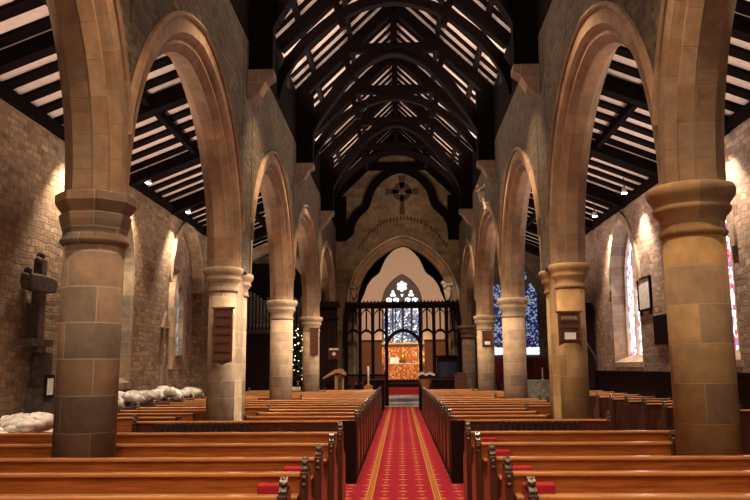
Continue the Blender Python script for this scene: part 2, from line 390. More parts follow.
wall_openings('wall_right', AW, AW+.5, Y0, YG, AZ, RW[1:], 'rubble_pink')
# aisle end walls
st(MB().box((-AW, YG, 0), (-3.2, YG+.3, 7.6)).build('wall_left_end', 'gable'))
b = MB(); b.box((3.2, YG, 0), (3.85, YG+.3, 7.6)); b.box((6.1, YG, 0), (AW, YG+.3, 7.6)); b.box((3.85, YG, 0), (6.1, YG+.3, 2.0))
lo = arch_pts(4.975, 1.125, 4.4, 1.9); b.band(lo, [(p[0], 7.6) for p in lo], 1, YG, YG+.3)
st(b.build('wall_right_end', 'gable'))
# arcade walls
ZS, WI, WO, ZT = 3.30, 2.67, 3.20, 7.6
BAYS = [(1.3, 7.25), (7.25, 12.80), (13.62, 19.11), (19.11, 25.48), (25.48, 31.75)]
HS = .34
def bay_geo(a, c):
    yc = (a+c)/2; s = (c-a)/2-HS; return yc, s, 2.56
for sd, nm in ((-1, 'left'), (1, 'right')):
    b = MB(); xi, xo = sd*WI, sd*WO
    b.box((xi, Y0, 0), (xo, 1.3, ZT)); b.box((xi, 12.80, ZS), (xo, 13.62, ZT)); b.box((xi, 31.75, 0), (xo, YG, ZT))
    for a, c in BAYS:
        yc, s, r = bay_geo(a, c)
        lo = [(min(max(p[0], a), c), p[1]) for p in arch_pts(yc, s, ZS, r, .30)]
        lo = [p for i, p in enumerate(lo) if (a+1e-4 < lo[min(i+1, len(lo)-1)][0] and lo[max(i-1, 0)][0] < c-1e-4)]; hi = [(p[0], ZT) for p in lo]
        b.band(lo, hi, 0, xi, xo)
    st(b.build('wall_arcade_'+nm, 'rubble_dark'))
ORD = ['nearest the camera', 'second from the camera', 'third from the camera', 'fourth from the camera', 'fifth from the camera, beside the screen']
def sweep(prof, a, c, N=28):
    """prof: list of (n, x) swept along the bay's arch"""
    yc, s, r = bay_geo(a, c); rows = [arch_pts(yc, s, ZS, r, n, N) for n, x in prof]
    nmin = min(range(len(prof)), key=lambda q: prof[q][0]); base = rows[nmin]
    keep = [i for i in range(len(base)) if base[min(i+1, len(base)-1)][0] > a+1e-4 and base[max(i-1, 0)][0] < c-1e-4]
    rows = [[r_[i] for i in keep] for r_ in rows]
    L = len(rows[0]); b = MB(); m = len(prof); acc = 0; us = [0]
    for i in range(1, L): acc += math.dist(rows[0][i], rows[0][i-1]); us.append(acc)
    for i in range(L):
        for q in range(m):
            y, z = rows[q][i]; b.v.append((prof[q][1], min(max(y, a), c), z))
    for i in range(L-1):
        for q in range(m):
            q2 = (q+1) % m
            b.face([i*m+q, (i+1)*m+q, (i+1)*m+q2, i*m+q2], [(us[i], q*.05), (us[i+1], q*.05), (us[i+1], q*.05+.05), (us[i], q*.05+.05)])
    b.face(list(range(m))); b.face([(L-1)*m+q for q in range(m)][::-1]); return b
for sd, nm in ((-1, 'left'), (1, 'right')):
    for k, (a, c) in enumerate(BAYS):
        t = thing('pointed_arch', f'pointed stone arch of the {nm} arcade, {ORD[k]}', 'arch', 'nave arcade arches')
        X = lambda d: sd*(2.935+d)
        # inner order with chamfers, outer order with hollow chamfer, hood mould on the nave side
        sweep([(0, X(-.10)), (0, X(.10)), (.11, X(.20)), (.16, X(.20)), (.16, X(-.20)), (.11, X(-.20))], a, c).build('inner_order', 'arch', t)
        sweep([(.15, X(-.20)), (.15, X(.20)), (.24, X(.285)), (.44, X(.285)), (.44, X(-.285)), (.24, X(-.285)), (.19, X(-.245))], a, c).build('outer_order', 'arch', t)
        sweep([(.42, X(-.26)), (.42, X(-.31)), (.45, X(-.335)), (.50, X(-.31)), (.50, X(-.26))], a, c).build('hood_mould', 'arch', t)
# columns
CAPR = [(.29, -.50), (.325, -.475), (.335, -.45), (.31, -.42), (.305, -.36), (.325, -.30), (.375, -.25), (.385, -.215), (.36, -.185), (.385, -.15), (.425, -.10), (.435, -.05), (.42, -.005), (.40, 0), (.1, 0)]
CAPO = [(.1, -.44), (.335, -.44), (.335, -.38), (.35, -.33), (.37, -.27), (.38, -.21), (.355, -.19), (.41, -.12), (.43, -.09), (.43, -.01), (.40, 0), (.1, 0)]
BASE = [(.1, 0), (.44, 0), (.44, .22), (.40, .26), (.38, .32), (.33, .36), (.33, .42), (.29, .46), (.1, .46)]
def column(x, y, label, mat, octo=False, r=.29, k=1.0):
    t = thing('stone_column', label, 'column', 'nave arcade columns', (x, y, 0)); c = (0, 0, 0)
    MB().lathe([(r, .45), (r, 2.9)], c, 40).build('shaft', mat, t)
    MB().lathe([(max(q*k, r*1.0) if z < -.3 and q > .2 else q*k, z) for q, z in (CAPO if octo else CAPR)], (0, 0, ZS), 8 if octo else 40, not octo, rot=math.pi/8 if octo else 0).build('capital', mat, t)
    if octo: MB().lathe([(.28, -.52), (.30, -.505), (.325, -.48), (.325, -.455), (.30, -.43), (.30, -.40)], (0, 0, ZS), 40).build('necking', mat, t)
    MB().lathe(BASE, c, 8, False, rot=math.pi/8).build('base', mat, t)
    return t
column(-2.93, 7.25, 'thick brown stone column with octagonal capital, nearest on the left', 'brown_ashlar', True, .285, .90)
column(2.91, 7.25, 'thick ochre stone column with round capital, nearest on the right', 'ochre', False, .285, .94)
column(-2.93, 19.11, 'round pale column of the left arcade standing before the organ pipes', 'ashlar', False, .285, .92)
column(2.93, 19.11, 'round column of the right arcade in front of the blue stained window', 'ashlar', False, .285, .92)
column(-2.93, 25.48, 'farther round left column with a hymn board beside the christmas tree', 'ashlar', False, .285, .92)
column(2.93, 25.48, 'farther round right column with a small hymn board near the screen', 'ashlar', False, .285, .92)
def pier(sd, label, mat):
    t = thing('stone_pier', label, 'pier', 'middle piers of the arcade', (sd*2.95, 13.21, 0))
    MB().box((-.20, -.52, 0), (.20, .52, ZS)).build('pier_body', mat, t)
    for s in (-1, 1):
        q = thing_part = MB().lathe([(.23, .3), (.23, 2.95)], (0, s*.45, 0), 28).build('respond_shaft', mat, t)
        MB().lathe([(max(r*.80, .23), z*.85) for r, z in CAPR], (0, s*.45, ZS), 28).build('capital', mat, t)
        MB().lathe([(r*.8, z*.65) for r, z in BASE], (0, s*.45, 0), 20).build('base', mat, t)
pier(-1, 'oblong stone pier with half round shafts, carrying the left dark hymn board', 'ashlar')
pier(1, 'oblong stone pier with half round shafts, carrying the right dark hymn board', 'ochre')
for sd, nm in ((-1, 'left'), (1, 'right')):
    t = thing('stone_respond', f'{nm} stone respond shaft where the arcade meets the chancel wall', 'pier', None, (sd*2.93, 31.85, 0))
    MB().lathe([(.28, 0), (.28, 2.86)], (0, 0, 0), 24).build('shaft', 'ashlar', t)
    MB().lathe(CAPR, (0, 0, ZS), 24).build('capital', 'ashlar', t)
# gable wall with the chancel arch
b = MB(); CS, CR, CZ = 2.15, 2.75, 4.25
b.box((-WO, YG, 0), (CC-CS, YG+.5, 11.9)); b.box((CC+CS, YG, 0), (WO, YG+.5, 11.9))
lo = arch_pts(CC, CS, CZ, CR); b.band(lo, [(p[0], 11.95) for p in lo], 1, YG, YG+.5)
st(b.build('wall_chancel_gable', 'gable'))
t = thing('chancel_arch', 'wide moulded pointed stone arch opening into the chancel', 'arch')
def ring(n0, n1, y0, y1, nm, mat):
    lo = arch_pts(CC, CS, CZ, CR, n0); hi = arch_pts(CC, CS, CZ, CR, n1)
    MB().band(lo, hi, 1, y0, y1).build(nm, mat, t)
ring(-.16, .02, YG+.02, YG+.40, 'inner_order', 'arch'); ring(0, .16, YG-.07, YG+.1, 'outer_order', 'arch'); ring(.2, .28, YG-.12, YG, 'hood_mould', 'ashlar')
for s in (-1, 1):
    MB().box((CC+s*CS, YG+.02, 0), (CC+s*(CS-.16), YG+.40, CZ)).build('jamb', 'ashlar', t)
# chancel
st(MB().box((-2.75, YG+.5, 0), (-2.55, YE, 7.2)).build('wall_chancel_left', 'ashlar'))
st(MB().box((3.0, YG+.5, 0), (3.2, YE, 7.2)).build('wall_chancel_right', 'ashlar'))
EC, EH = .23, 1.38
b = MB(); b.box((-2.75, YE, 0), (EC-EH, YE+.3, 10.6)); b.box((EC+EH, YE, 0), (3.2, YE+.3, 10.6)); b.box((EC-EH, YE, 0), (EC+EH, YE+.3, 3.0))
lo = arch_pts(EC, EH, 5.75, 2.05); b.band(lo, [(p[0], 10.6) for p in lo], 1, YE, YE+.3)
st(b.build('wall_chancel_end', 'plaster'))
for s in (-1, 1):
    b = MB(); b.band([(CC+s*2.98, 7.1), (CC, 10.3)], [(CC+s*2.98, 7.25), (CC, 10.45)], 1, YG+.5, YE)
    st(b.build('ceiling', 'timber'), 'dark chancel roof slope')
# nave ceiling
RZ, RS = 11.95, .98
rz = lambda x, d=0: RZ-RS*abs(x)-d
for s in (-1, 1):
    b = MB(); b.band([(s*3.2, rz(3.2)), (0, RZ)], [(s*3.2, rz(3.2)+.08), (0, RZ+.08)], 1, Y0, YG)
    st(b.build('ceiling', 'board'))
    b = MB(); b.box((s*WI, Y0, ZT), (s*WO, YG, rz(2.95))); st(b.build('trim_wall_plate', 'timber'), 'dark timber band between arcade wall and nave roof')
    # aisle roof
    az = lambda x: AZ+.12+.40*(AW-abs(x))
    b = MB(); b.band([(s*6.75, az(6.75)), (s*3.2, az(3.2))], [(s*6.75, az(6.75)+.08), (s*3.2, az(3.2)+.08)], 1, Y0, YG)
    st(b.build('ceiling', 'board'))
    st(MB().box((s*(AW-.14), Y0, AZ-.16), (s*(AW+.05), YG, AZ+.02)).build('trim_eaves', 'timber'))
# rafters
for s, nm in ((-1, 'left'), (1, 'right')):
    d = MB(); d.bar((s*2.72, 0, rz(2.72, .055)), (s*.06, 0, rz(.06, .04)), .15, .06)
    p = d.build('rafter', 'timber'); tag(p, f'dark timber rafter running up the {nm} slope of the nave roof', 'rafter', f'{nm} nave roof rafters')
    y = 7.6; first = True
    while y < YG-.3:
        o = p if first else p.copy()
        if not first: COL.objects.link(o)
        o.location = (0, y, 0); first = False; y += .54
    d = MB(); az = lambda x: AZ+.12+.40*(AW-abs(x))
    d.bar((s*6.4, 0, az(6.4)-.035), (s*3.22, 0, az(3.22)-.035), .25, .055)
    p = d.build('rafter', 'timber'); tag(p, f'dark timber rafter sloping across the {nm} aisle roof', 'rafter', f'{nm} aisle roof rafters')
    y = 5.5; first = True
    while y < YG-.3:
        o = p if first else p.copy()
        if not first: COL.objects.link(o)
        o.location = (0, y, 0); first = False; y += .60
    # aisle principals and purlin
    d = MB(); d.bar((s*6.28, 0, az(6.28)-.24), (s*3.22, 0, az(3.22)-.24), .22, .24)
    p = d.build('roof_beam', 'timber'); tag(p, '', 'beam', f'{nm} aisle roof beams')
    for k, y in enumerate((7.2, 10.5, 13.8, 17.1, 20.4, 23.7, 27.0, 30.3)):
        o = p if k == 0 else p.copy()
        if k: COL.objects.link(o)
        o.location = (0, y, 0)
        o['label'] = f'heavy dark principal beam of the {nm} aisle roof, ' + ['nearest the camera', 'second away', 'third away', 'fourth away', 'fifth away', 'sixth away', 'seventh away', 'farthest'][k]
    tag(MB().box((s*4.64, Y0, az(4.7)-.26), (s*4.76, YG, az(4.7)-.10)).build('purlin', 'timber'), f'long dark purlin under the {nm} aisle roof', 'purlin')
    for xx, wd in ((1.2, 'upper'), (2.2, 'lower')):
        tag(MB().box((s*(xx-.06), 7, rz(xx)-.26), (s*(xx+.06), YG, rz(xx)-.08)).build('purlin', 'timber'), f'long dark {wd} purlin on the {nm} slope of the nave roof', 'purlin')
tag(MB().box((-.07, 7, RZ-.42), (.07, YG, RZ-.10)).build('ridge_beam', 'timber'), 'dark timber ridge beam along the top of the nave roof', 'beam')
# trusses
def smooth_curve(pts, N=6):
    out = []; P = [pts[0]]+list(pts)+[pts[-1]]
    for i in range(1, len(P)-2):
        p0, p1, p2, p3 = P[i-1:i+3]
        for k in range(N):
            t = k/N; out.append(tuple(.5*(2*p1[j]+(-p0[j]+p2[j])*t+(2*p0[j]-5*p1[j]+4*p2[j]-p3[j])*t*t+(-p0[j]+3*p1[j]-3*p2[j]+p3[j])*t**3) for j in (0, 1)))
    out.append(tuple(pts[-1])); return out
def thicken(c, d):
    out = []
    for i, p in enumerate(c):
        a = c[max(i-1, 0)]; b = c[min(i+1, len(c)-1)]; t = Vector((b[0]-a[0], b[1]-a[1])).normalized()
        out.append((p[0]-t.y*d, p[1]+t.x*d))
    return out
MAJ = [(-2.40, 7.1), (-2.32, 7.7), (-2.02, 8.3), (-1.62, 8.85), (-1.10, 9.55), (-.55, 9.97), (0, 10.15)]
MIN = [(-2.62, 7.75), (-2.45, 8.25), (-2.1, 8.8), (-1.72, 9.2), (-1.2, 9.6), (-.6, 9.88), (0, 9.98)]
def truss(y, major, label):
    t = thing('roof_truss', label, 'roof truss', 'nave roof trusses', (0, y, 0))
    pts = MAJ if major else MIN
    full = pts+[(-p[0], p[1]) for p in pts[::-1][1:]]
    lo = smooth_curve(full); hi = thicken(lo, .27 if major else .23)
    MB().band(lo, hi, 1, -.10, .10).build('arch_brace', 'timber', t)
    if major:
        MB().band(thicken(lo, -.03), thicken(lo, .05), 1, -.15, .15).build('moulded_rib', 'timber', t)
    z = 10.42; xw = (RZ-.2-z)/RS
    MB().box((-xw, -.09, 10.2), (xw, .09, 10.46)).build('collar_beam', 'timber', t)
    MB().box((-.09, -.08, 10.5), (.09, .08, RZ-.4)).build('king_post', 'timber', t)
    for s in (-1, 1):
        MB().bar((s*2.66, 0, rz(2.66, .38)), (s*.02, 0, rz(.02, .38)), .26, .30).build('principal_rafter', 'timber', t)
        MB().bar((s*1.15, 0, 9.4), (s*1.38, 0, rz(1.38, .4)), .14, .16).build('strut', 'timber', t)
        if major:
            MB().box((s*2.22, -.14, 7.05), (s*2.665, .14, 9.0)).build('wall_post', 'timber', t)
            MB().bar((s*2.3, 0, 8.0), (s*2.5, 0, 9.0), .2, .34).build('knee_brace', 'timber', t)
TY = [(10.3, 0), (13.3, 1), (16.5, 0), (19.75, 1), (22.9, 0), (26.0, 1), (29.1, 0)]
tn = ['nearest visible', 'second', 'third', 'fourth', 'fifth', 'sixth', 'seventh']
for (y, mj), nme in zip(TY, tn):
    truss(y, mj, f'dark arch braced timber roof truss, {nme} going towards the altar' + (', on long wall posts' if mj else ''))
    if mj:
        for s, nm in ((-1, 'left'), (1, 'right')):
            b = MB(); b.prism([(s*2.67, 6.45), (s*2.67, 7.05), (s*2.2, 7.05), (s*2.2, 6.93), (s*2.32, 6.85), (s*2.45, 6.62)], 1, y-.17, y+.17)
            tag(b.build('stone_corbel', 'brown_ashlar'), f'carved stone corbel on the {nm} wall under the post of the {nme} roof truss', 'corbel', 'roof truss corbels')
# cusped truss against the gable
G = [(-2.35, 7.1), (-2.05, 7.35), (-2.0, 7.7), (-1.78, 8.1), (-1.42, 8.45), (-1.28, 8.75), (-1.15, 9.2), (-.7, 9.75), (0, 10.05)]
t = thing('cusped_truss', 'dark cusped timber arch against the gable wall above the chancel arch', 'roof truss')
full = G+[(-p[0], p[1]) for p in G[::-1][1:]]; full = [(p[0]+CC*.7, p[1]) for p in full]; lo = smooth_curve(full, 4)
MB().band(lo, thicken(lo, .32), 1, YG-.22, YG-.01).build('cusped_brace', 'timber', t)
for s in (-1, 1):
    MB().bar((s*2.6, YG-.2, rz(2.6, .30)), (s*.02, YG-.2, rz(.02, .30)), .24, .36).build('principal_rafter', 'timber', t)
    MB().box((s*2.62, YG-.25, 7.05), (s*2.2, YG-.03, 9.0)).build('wall_post', 'timber', t)
MB().box((-1.6, YG-.2, 10.18), (1.6, YG-.02, 10.5)).build('collar_beam', 'timber', t)
# chancel trefoil truss
G = [(-2.75, 4.3), (-2.2, 4.7), (-1.93, 5.2), (-1.78, 5.6), (-1.5, 6.0), (-1.18, 6.25), (-1.02, 6.6), (-.85, 6.95), (-.5, 7.35), (0, 7.6)]
t = thing('trefoil_truss', 'dark trefoil timber truss inside the chancel before the pale end wall', 'roof truss')
full = G+[(-p[0], p[1]) for p in G[::-1][1:]]; full = [(p[0]+CC, p[1]) for p in full]; lo = smooth_curve(full, 4)
hi = [(CC+(p[0]-CC)*1.0, max(p[1]+.3, 10.1-1.02*abs(p[0]-CC))) for p in lo]
MB().band(lo, hi, 1, 36.9, 37.1).build('trefoil_brace', 'timber', t)
MB().band(thicken(lo, -.02), thicken(lo, .14), 1, 36.8, 37.2).build('moulded_edge', 'timber', t)
# painted cross and lettering band on gable
t = thing('wall_painting', 'faded dark wheel cross painted high on the gable wall', 'wall painting', None, (CC, YG-.012, 0))
b = MB(); ringi = [(.17*math.cos(a), 9.22+.17*math.sin(a)) for a in [i*math.pi/16 for i in range(33)]]; ringo = [(.42*math.cos(a), 9.22+.42*math.sin(a)) for a in [i*math.pi/16 for i in range(33)]]
b.band(ringi, ringo, 1, 0, .01, True); b.build('wheel', 'paint', t)
b = MB(); b.prism([(-.07, 9.15), (-.12, 8.2), (.12, 8.2), (.07, 9.15)], 1, 0, .01); b.prism([(-.18, 9.95), (.18, 9.95), (.06, 9.3), (-.06, 9.3)], 1, 0, .01)
b.prism([(-.72, 9.06), (-.72, 9.40), (-.05, 9.28), (-.05, 9.18)], 1, 0, .01); b.prism([(.72, 9.06), (.05, 9.18), (.05, 9.28), (.72, 9.40)], 1, 0, .01)
b.build('cross_arms', 'paint', t)
b = MB()
for i in range(30):
    a = math.radians(35+110*i/29); x = 2.55*math.cos(a)*.9; z = 5.1+2.95*math.sin(a)
    b.box((x-.03, 0, z-.09), (x+.03 if i % 3 else x+.05, .01, z+.09))
ai = [(2.55*.9*math.cos(math.radians(35+110*i/29)), 5.1+2.95*math.sin(math.radians(35+110*i/29))) for i in range(30)]
b.band([(p[0], p[1]-.012) for p in ai], [(p[0], p[1]+.012) for p in ai], 1, .001, .009)
b.build('lettering_band', 'paint', t)
# windows ------------------------------------------------------------
def pointed(yc, h, z0, zs, rise, inset=0):
    return [(yc-h, z0)]+arch_pts(yc, h, zs, rise, 0, 12)+[(yc+h, z0)]
# right aisle windows: splayed reveal, two glazed lights
def side_window(nm, sd, yc, h, sill, spr, rise, glass, lights, gx=.44):
    r = st(MB().band(pointed(yc, h*.90, sill+.06, spr, rise*.9), pointed(yc, h+.02, sill, spr, rise+.02), 0, sd*(AW+gx-.08), sd*(AW+gx)).build(nm, 'corbel'))
    MB().prism(pointed(yc, h*.90, sill+.06, spr, rise*.9), 0, sd*(AW+gx), sd*(AW+gx+.03)).build('pane', glass, r)
    for k in range(1, lights):
        yy = yc-h*.9+2*h*.9*k/lights; MB().box((sd*(AW+gx-.08), yy-.05, sill+.06), (sd*(AW+gx), yy+.05, spr+rise*.5)).build('mullion', 'corbel', r)
    MB().prism([(sd*(AW-.03), sill-.14), (sd*(AW-.03), sill), (sd*(AW+gx), sill+.2), (sd*(AW+gx), sill-.14)], 1, yc-h+.002, yc+h-.002).build('window_sill', 'ashlar', r)
    MB().band(pointed(yc, h-.03, sill+.02, spr, rise-.03), pointed(yc, h-.001, sill+.0, spr, rise-.001), 0, sd*(AW-.01), sd*(AW+gx-.08)).build('reveal', 'ashlar', r)
    return r
side_window('window_1', 1, 15.35, 1.25, 1.7, 3.7, 1.95, 'glass_side', 3)
side_window('window_2', 1, 21.0, 1.28, 1.7, 3.85, 1.9, 'glass_side', 3)
side_window('window_3', -1, 16.7, 1.1, 1.3, 3.9, 1.85, 'glass_green', 2)
# left blind arch with narrow lancet
b = MB(); b.prism(pointed(22.3, 1.75, 1.3, 4.0, 2.0), 0, -AW-.30, -AW-.42)
st(b.build('wall_left_recess', 'rubble_pink'))
t = thing('hood_mould', 'pointed stone hood mould framing the recess on the left wall', 'hood mould')
MB().band(arch_pts(22.3, 1.75, 4.0, 2.0, -.14), arch_pts(22.3, 1.75, 4.0, 2.0, .03), 0, -AW+.05, -AW-.28).build('arch_ring', 'ashlar', t)
r = st(MB().band(pointed(22.1, .32, 2.0, 3.6, .5), pointed(22.1, .62, 1.6, 3.7, .8), 0, -AW-.12, -AW-.32).build('window_4', 'ashlar'))
MB().prism(pointed(22.1, .33, 2.0, 3.6, .5), 0, -AW-.26, -AW-.29).build('pane', 'glass_green', r)
t = thing('wall_niche', 'small gabled stone niche on the left wall beside the lancet window', 'niche')
MB().box((-AW, 20.0, 1.2), (-AW+.08, 20.07, 2.7)).box((-AW, 20.4, 1.2), (-AW+.08, 20.47, 2.7)).prism([(19.95, 2.7), (20.52, 2.7), (20.23, 3.15)], 0, -AW, -AW+.08).build('gabled_frame', 'brown_ashlar', t)
MB().box((-AW, 20.07, 1.2), (-AW+.03, 20.4, 2.7)).build('niche_back', 'rubble_pink', t)
for s_, y_, n_ in ((1, 18.7, 'r'),):
    pass
# hood moulds on the right wall
for yc, rise, lab in ((15.35, 1.95, 'pointed hood mould of the right aisle window behind the near column'), (21.0, 1.9, 'pointed hood mould of the right aisle window left of the white tablet')):
    tag(MB().band(arch_pts(yc, 1.27, 3.78, rise, .0), arch_pts(yc, 1.27, 3.78, rise, .2), 0, AW-.06, AW+.02).build('hood_mould', 'ashlar'), lab, 'hood mould')
# chancel east window
def xz_prism(b, pts, y, d): b.prism(pts, 1, y, y+d)
r = st(MB().prism(pointed(EC, EH, 3.0, 5.75, 2.05), 1, YE+.12, YE+.2).build('window_5', 'greystone'))
LWD = (2*EH-.2)/4
for k in range(4):
    xc = EC-EH+.1+LWD*(k+.5)
    MB().prism(pointed(xc, LWD/2-.06, 3.08, 5.35, .35), 1, YE+.08, YE+.115).build('pane', 'glass_east', r)
def disc(cx, cz, rr, n=14): return [(cx+rr*math.cos(2*math.pi*i/n), cz+rr*math.sin(2*math.pi*i/n)) for i in range(n)]
b = MB(); b.prism(disc(EC, 6.95, .17), 1, YE+.08, YE+.11)
for i in range(6):
    a = math.radians(60*i+30); b.prism(disc(EC+.24*math.cos(a), 6.95+.24*math.sin(a), .12), 1, YE+.075+.001*i, YE+.11)
b.build('rose_pane', 'glass_head', r)
for s in (-1, 1):
    b = MB(); b.prism(disc(EC+s*.60, 6.42, .13), 1, YE+.08, YE+.11); b.prism(disc(EC+s*.60, 6.60, .09), 1, YE+.081, YE+.11); b.prism(disc(EC+s*.60-.11, 6.35, .08), 1, YE+.082, YE+.11); b.prism(disc(EC+s*.60+.11, 6.35, .08), 1, YE+.083, YE+.11)
    b.build('trefoil_pane', 'glass_head', r)
    for q in (-1, 1):
        b = MB(); xc = EC+s*.62+q*.24; b.prism([(xc-.19, 5.98), (xc-q*.19*0, 5.84), (xc+.19, 5.84), (xc+.19, 6.12), (xc, 6.2), (xc-.19, 6.14)], 1, YE+.08, YE+.11); b.build('tracery_pane', 'glass_head', r)
b = MB(); b.prism([(EC, 6.2), (EC+.11, 6.42), (EC-.11, 6.42)], 1, YE+.08, YE+.11); b.build('tracery_pane', 'glass_head', r)
ringm = MB().band(pointed(EC, EH-.02, 3.0, 5.75, 2.03), pointed(EC, EH+.14, 2.9, 5.75, 2.2), 1, YE-.06, YE+.1).build('window_frame', 'plaster', r)
# south aisle end window
SC = 4.975
r = st(MB().prism(pointed(SC, 1.125, 2.0, 4.4, 1.9), 1, YG+.16, YG+.24).build('window_6', 'greystone'))
for k in (-1, 0, 1):
    xc = SC+k*.72; MB().prism(pointed(xc, .25, 2.12, 4.55+(.1 if k == 0 else 0), .6), 1, YG+.12, YG+.155).build('pane', 'glass_blue', r)
    MB().prism([(xc-.27, 2.1), (xc+.27, 2.1), (xc+.27, 2.4), (xc-.27, 2.4)], 1, YG+.10, YG+.118).build('base_panel', 'glass_head', r)
for k in (-1, 1):
    MB().prism(disc(SC+k*.38, 5.45, .21), 1, YG+.12, YG+.155).build('tracery_pane', 'glass_blue', r)
MB().prism(disc(SC, 5.88, .17), 1, YG+.12, YG+.155).build('tracery_pane', 'glass_blue', r)
b = MB(); xs = [3.9+i*.05 for i in range(47)]
lo = [(x, YG-.06+.02*math.sin(i*1.6)) for i, x in enumerate(xs)]
k = len(lo); b.v += [(x, y, .35) for x, y in lo]+[(x, y, 1.95) for x, y in lo]
for i in range(k-1): b.face([i, i+1, k+i+1, k+i], None, True)
o = b.build('altar_curtain', 'darkred'); so = o.modifiers.new('solid', 'SOLIDIFY'); so.thickness = .012
tag(o, 'dark red curtain hanging below the blue stained window', 'curtain')
# wainscot right
st(MB().box((AW-.05, Y0, 0), (AW-.001, YG, 1.40)).build('baseboard_right', 'wall_dark'))
st(MB().box((AW-.08, Y0, 1.40), (AW-.001, YG, 1.46)).build('trim_1', 'wall_dark'))
st(MB().box((-AW+.001, Y0, 0), (-AW+.05, 11.5, .7)).build('baseboard_left', 'wall_dark'))
# ------------------------------------------------------------------ pews
def pew(label, group, y, xa, xb, near=True, aisle=None, side=0, z=.86, seatd=.37, heads=(True, False), dark=False):
    """xa: aisle-side end, xb: outer end; back plane at y"""
    t = thing('pew', label, 'pew', group, ((xa+xb)/2, y, 0)); cx = (xa+xb)/2; h = abs(xb-xa)/2
    MB().box((-h, -.02, .02), (h, .02, z-.03)).build('back_panel', 'pew_dark' if dark else 'pew', t)
    MB().box((-h, -.045, z-.03), (h, .035, z)).build('top_rail', 'pew_rail', t, .01)
    if near:
        MB().box((-h+.04, -.155, z-.17), (h-.04, -.021, z-.145)).build('book_ledge', 'pew_rail', t, .006)
    MB().box((-h, .021, .42), (h, seatd, .46)).build('seat', 'pew', t, .01)
    for k, (x, sgn) in enumerate(((xa-cx, 1 if xb > xa else -1), (xb-cx, -1 if xb > xa else 1))):
        x0, x1 = x-sgn*.03, x+sgn*.03
        prof = [(-.09, 0), (seatd+.02, 0), (seatd+.02, .55), (seatd-.05, .62), (.14, .66), (.09, .78), (.07, z+.01), (-.09, z+.01)]
        e = MB().prism(prof, 0, x0, x1).build('end_panel', 'pew_dark', t, .008)
        if heads[k]:
            b = MB(); b.prism([(-.075, z-.01), (.05, z-.01), (.055, z+.03), (.025, z+.055), (.03, z+.08), (-.01, z+.105), (-.045, z+.08), (-.04, z+.055), (-.08, z+.03)], 0, x-.022, x+.022)
            for yy, zz, rr in ((-.055, z+.02, .026), (.035, z+.02, .024), (-.012, z+.045, .034), (-.04, z+.066, .018), (.02, z+.066, .018), (-.012, z+.088, .02), (-.085, z-.03, .02), (-.088, z-.08, .018)):
                b.ball((x, yy, zz), rr, 8, (1.15, 1, 1), .12)
            b.build('poppyhead', 'carved_oak', e)
    return t
rn = ['nearest the camera', 'second from the camera', 'third from the camera', 'fourth from the camera', 'fifth and last before the cross aisle']
NY = [4.6, 5.6, 6.52, 7.72, 8.80]
for k, y in enumerate(NY):
    pew(f'long glossy oak pew of the front left block, {rn[k]}', 'near left pews', y, -.62, -5.9, True, heads=(True, True), z=.86+(.02 if k == 4 else 0))
    pew(f'long glossy oak pew of the front right block, {rn[k]}', 'near right pews', y, .83, [5.9, 5.9, 5.9, 2.75, 3.3][k], True, heads=(True, True), z=.86+(.02 if k == 4 else 0))
NW = ['rearmost, facing the cross aisle', 'second', 'third', 'fourth', 'fifth', 'sixth', 'seventh', 'eighth', 'ninth', 'tenth', 'eleventh', 'twelfth', 'thirteenth', 'fourteenth', 'fifteenth', 'sixteenth', 'seventeenth']
for k in range(16):
    y = 11.0+1.0*k
    for s, nm, xa in ((-1, 'left', -.62), (1, 'right', .83)):
        xb = 3.75 if k == 0 and s < 0 else 3.0 if k == 0 else 2.35 if k in (1, 2, 3) else 2.4 if k in (8, 14) else 5.1 if s < 0 else 3.3
        pew(f'oak pew of the far {nm} block, {NW[k]}' + (' row from the cross aisle' if k else ''), f'far {nm} pews', y, xa, s*xb, 0 < k < 3, dark=k == 0, heads=(k > 0, k > 2 or k == 0))  # rearmost back in dark oak, its shadow put into the colour
    if k == 0:
        for s, nm, xa in ((-1, 'left', -.56), (1, 'right', .77)):
            tag(MB().box((xa, y-.12, 0), (xa+s*.2, y-.095, .86)).build('pew_end_post', 'pew_black'), f'broad dark post closing the rear corner of the far {nm} pews', 'post')
for k, where in ((1, 'left of the left pier, first beyond the cross aisle'), (2, 'left of the left pier, second beyond the cross aisle'), (3, 'left of the left pier, third beyond the cross aisle'), (8, 'left of the pale round column before the organ'), (14, 'left of the farthest round column of the left arcade')):
    pew('short oak pew '+where, 'short left pews', 11.0+k, -3.42 if k < 4 else -3.45, -5.1, False, heads=(False, True))
for k in range(10):
    y = 12.75+1.15*k
    pew('short oak aisle pew by the right wall, '+(NW[k]+' from the camera' if k else 'nearest the camera'), 'right aisle pews', y, 4.78, 6.1, False, heads=(True, False), z=.88, dark=True)
t = thing('wall_bench', 'long low dark bench by the left wall carrying the row of pale bundles', 'bench', None, (-5.8, 17.7, 0))
MB().box((-.42, -4.2, .78), (.42, 4.2, .84)).build('bench_top', 'pew_dark', t)
MB().box((-.38, -4.15, 0), (-.30, 4.15, .78)).build('back_board', 'pew_dark', t)
for yy in (-4.1, -2, 0, 2, 4.1): MB().box((-.3, yy-.04, 0), (.38, yy+.04, .78)).build('leg', 'pew_dark', t)
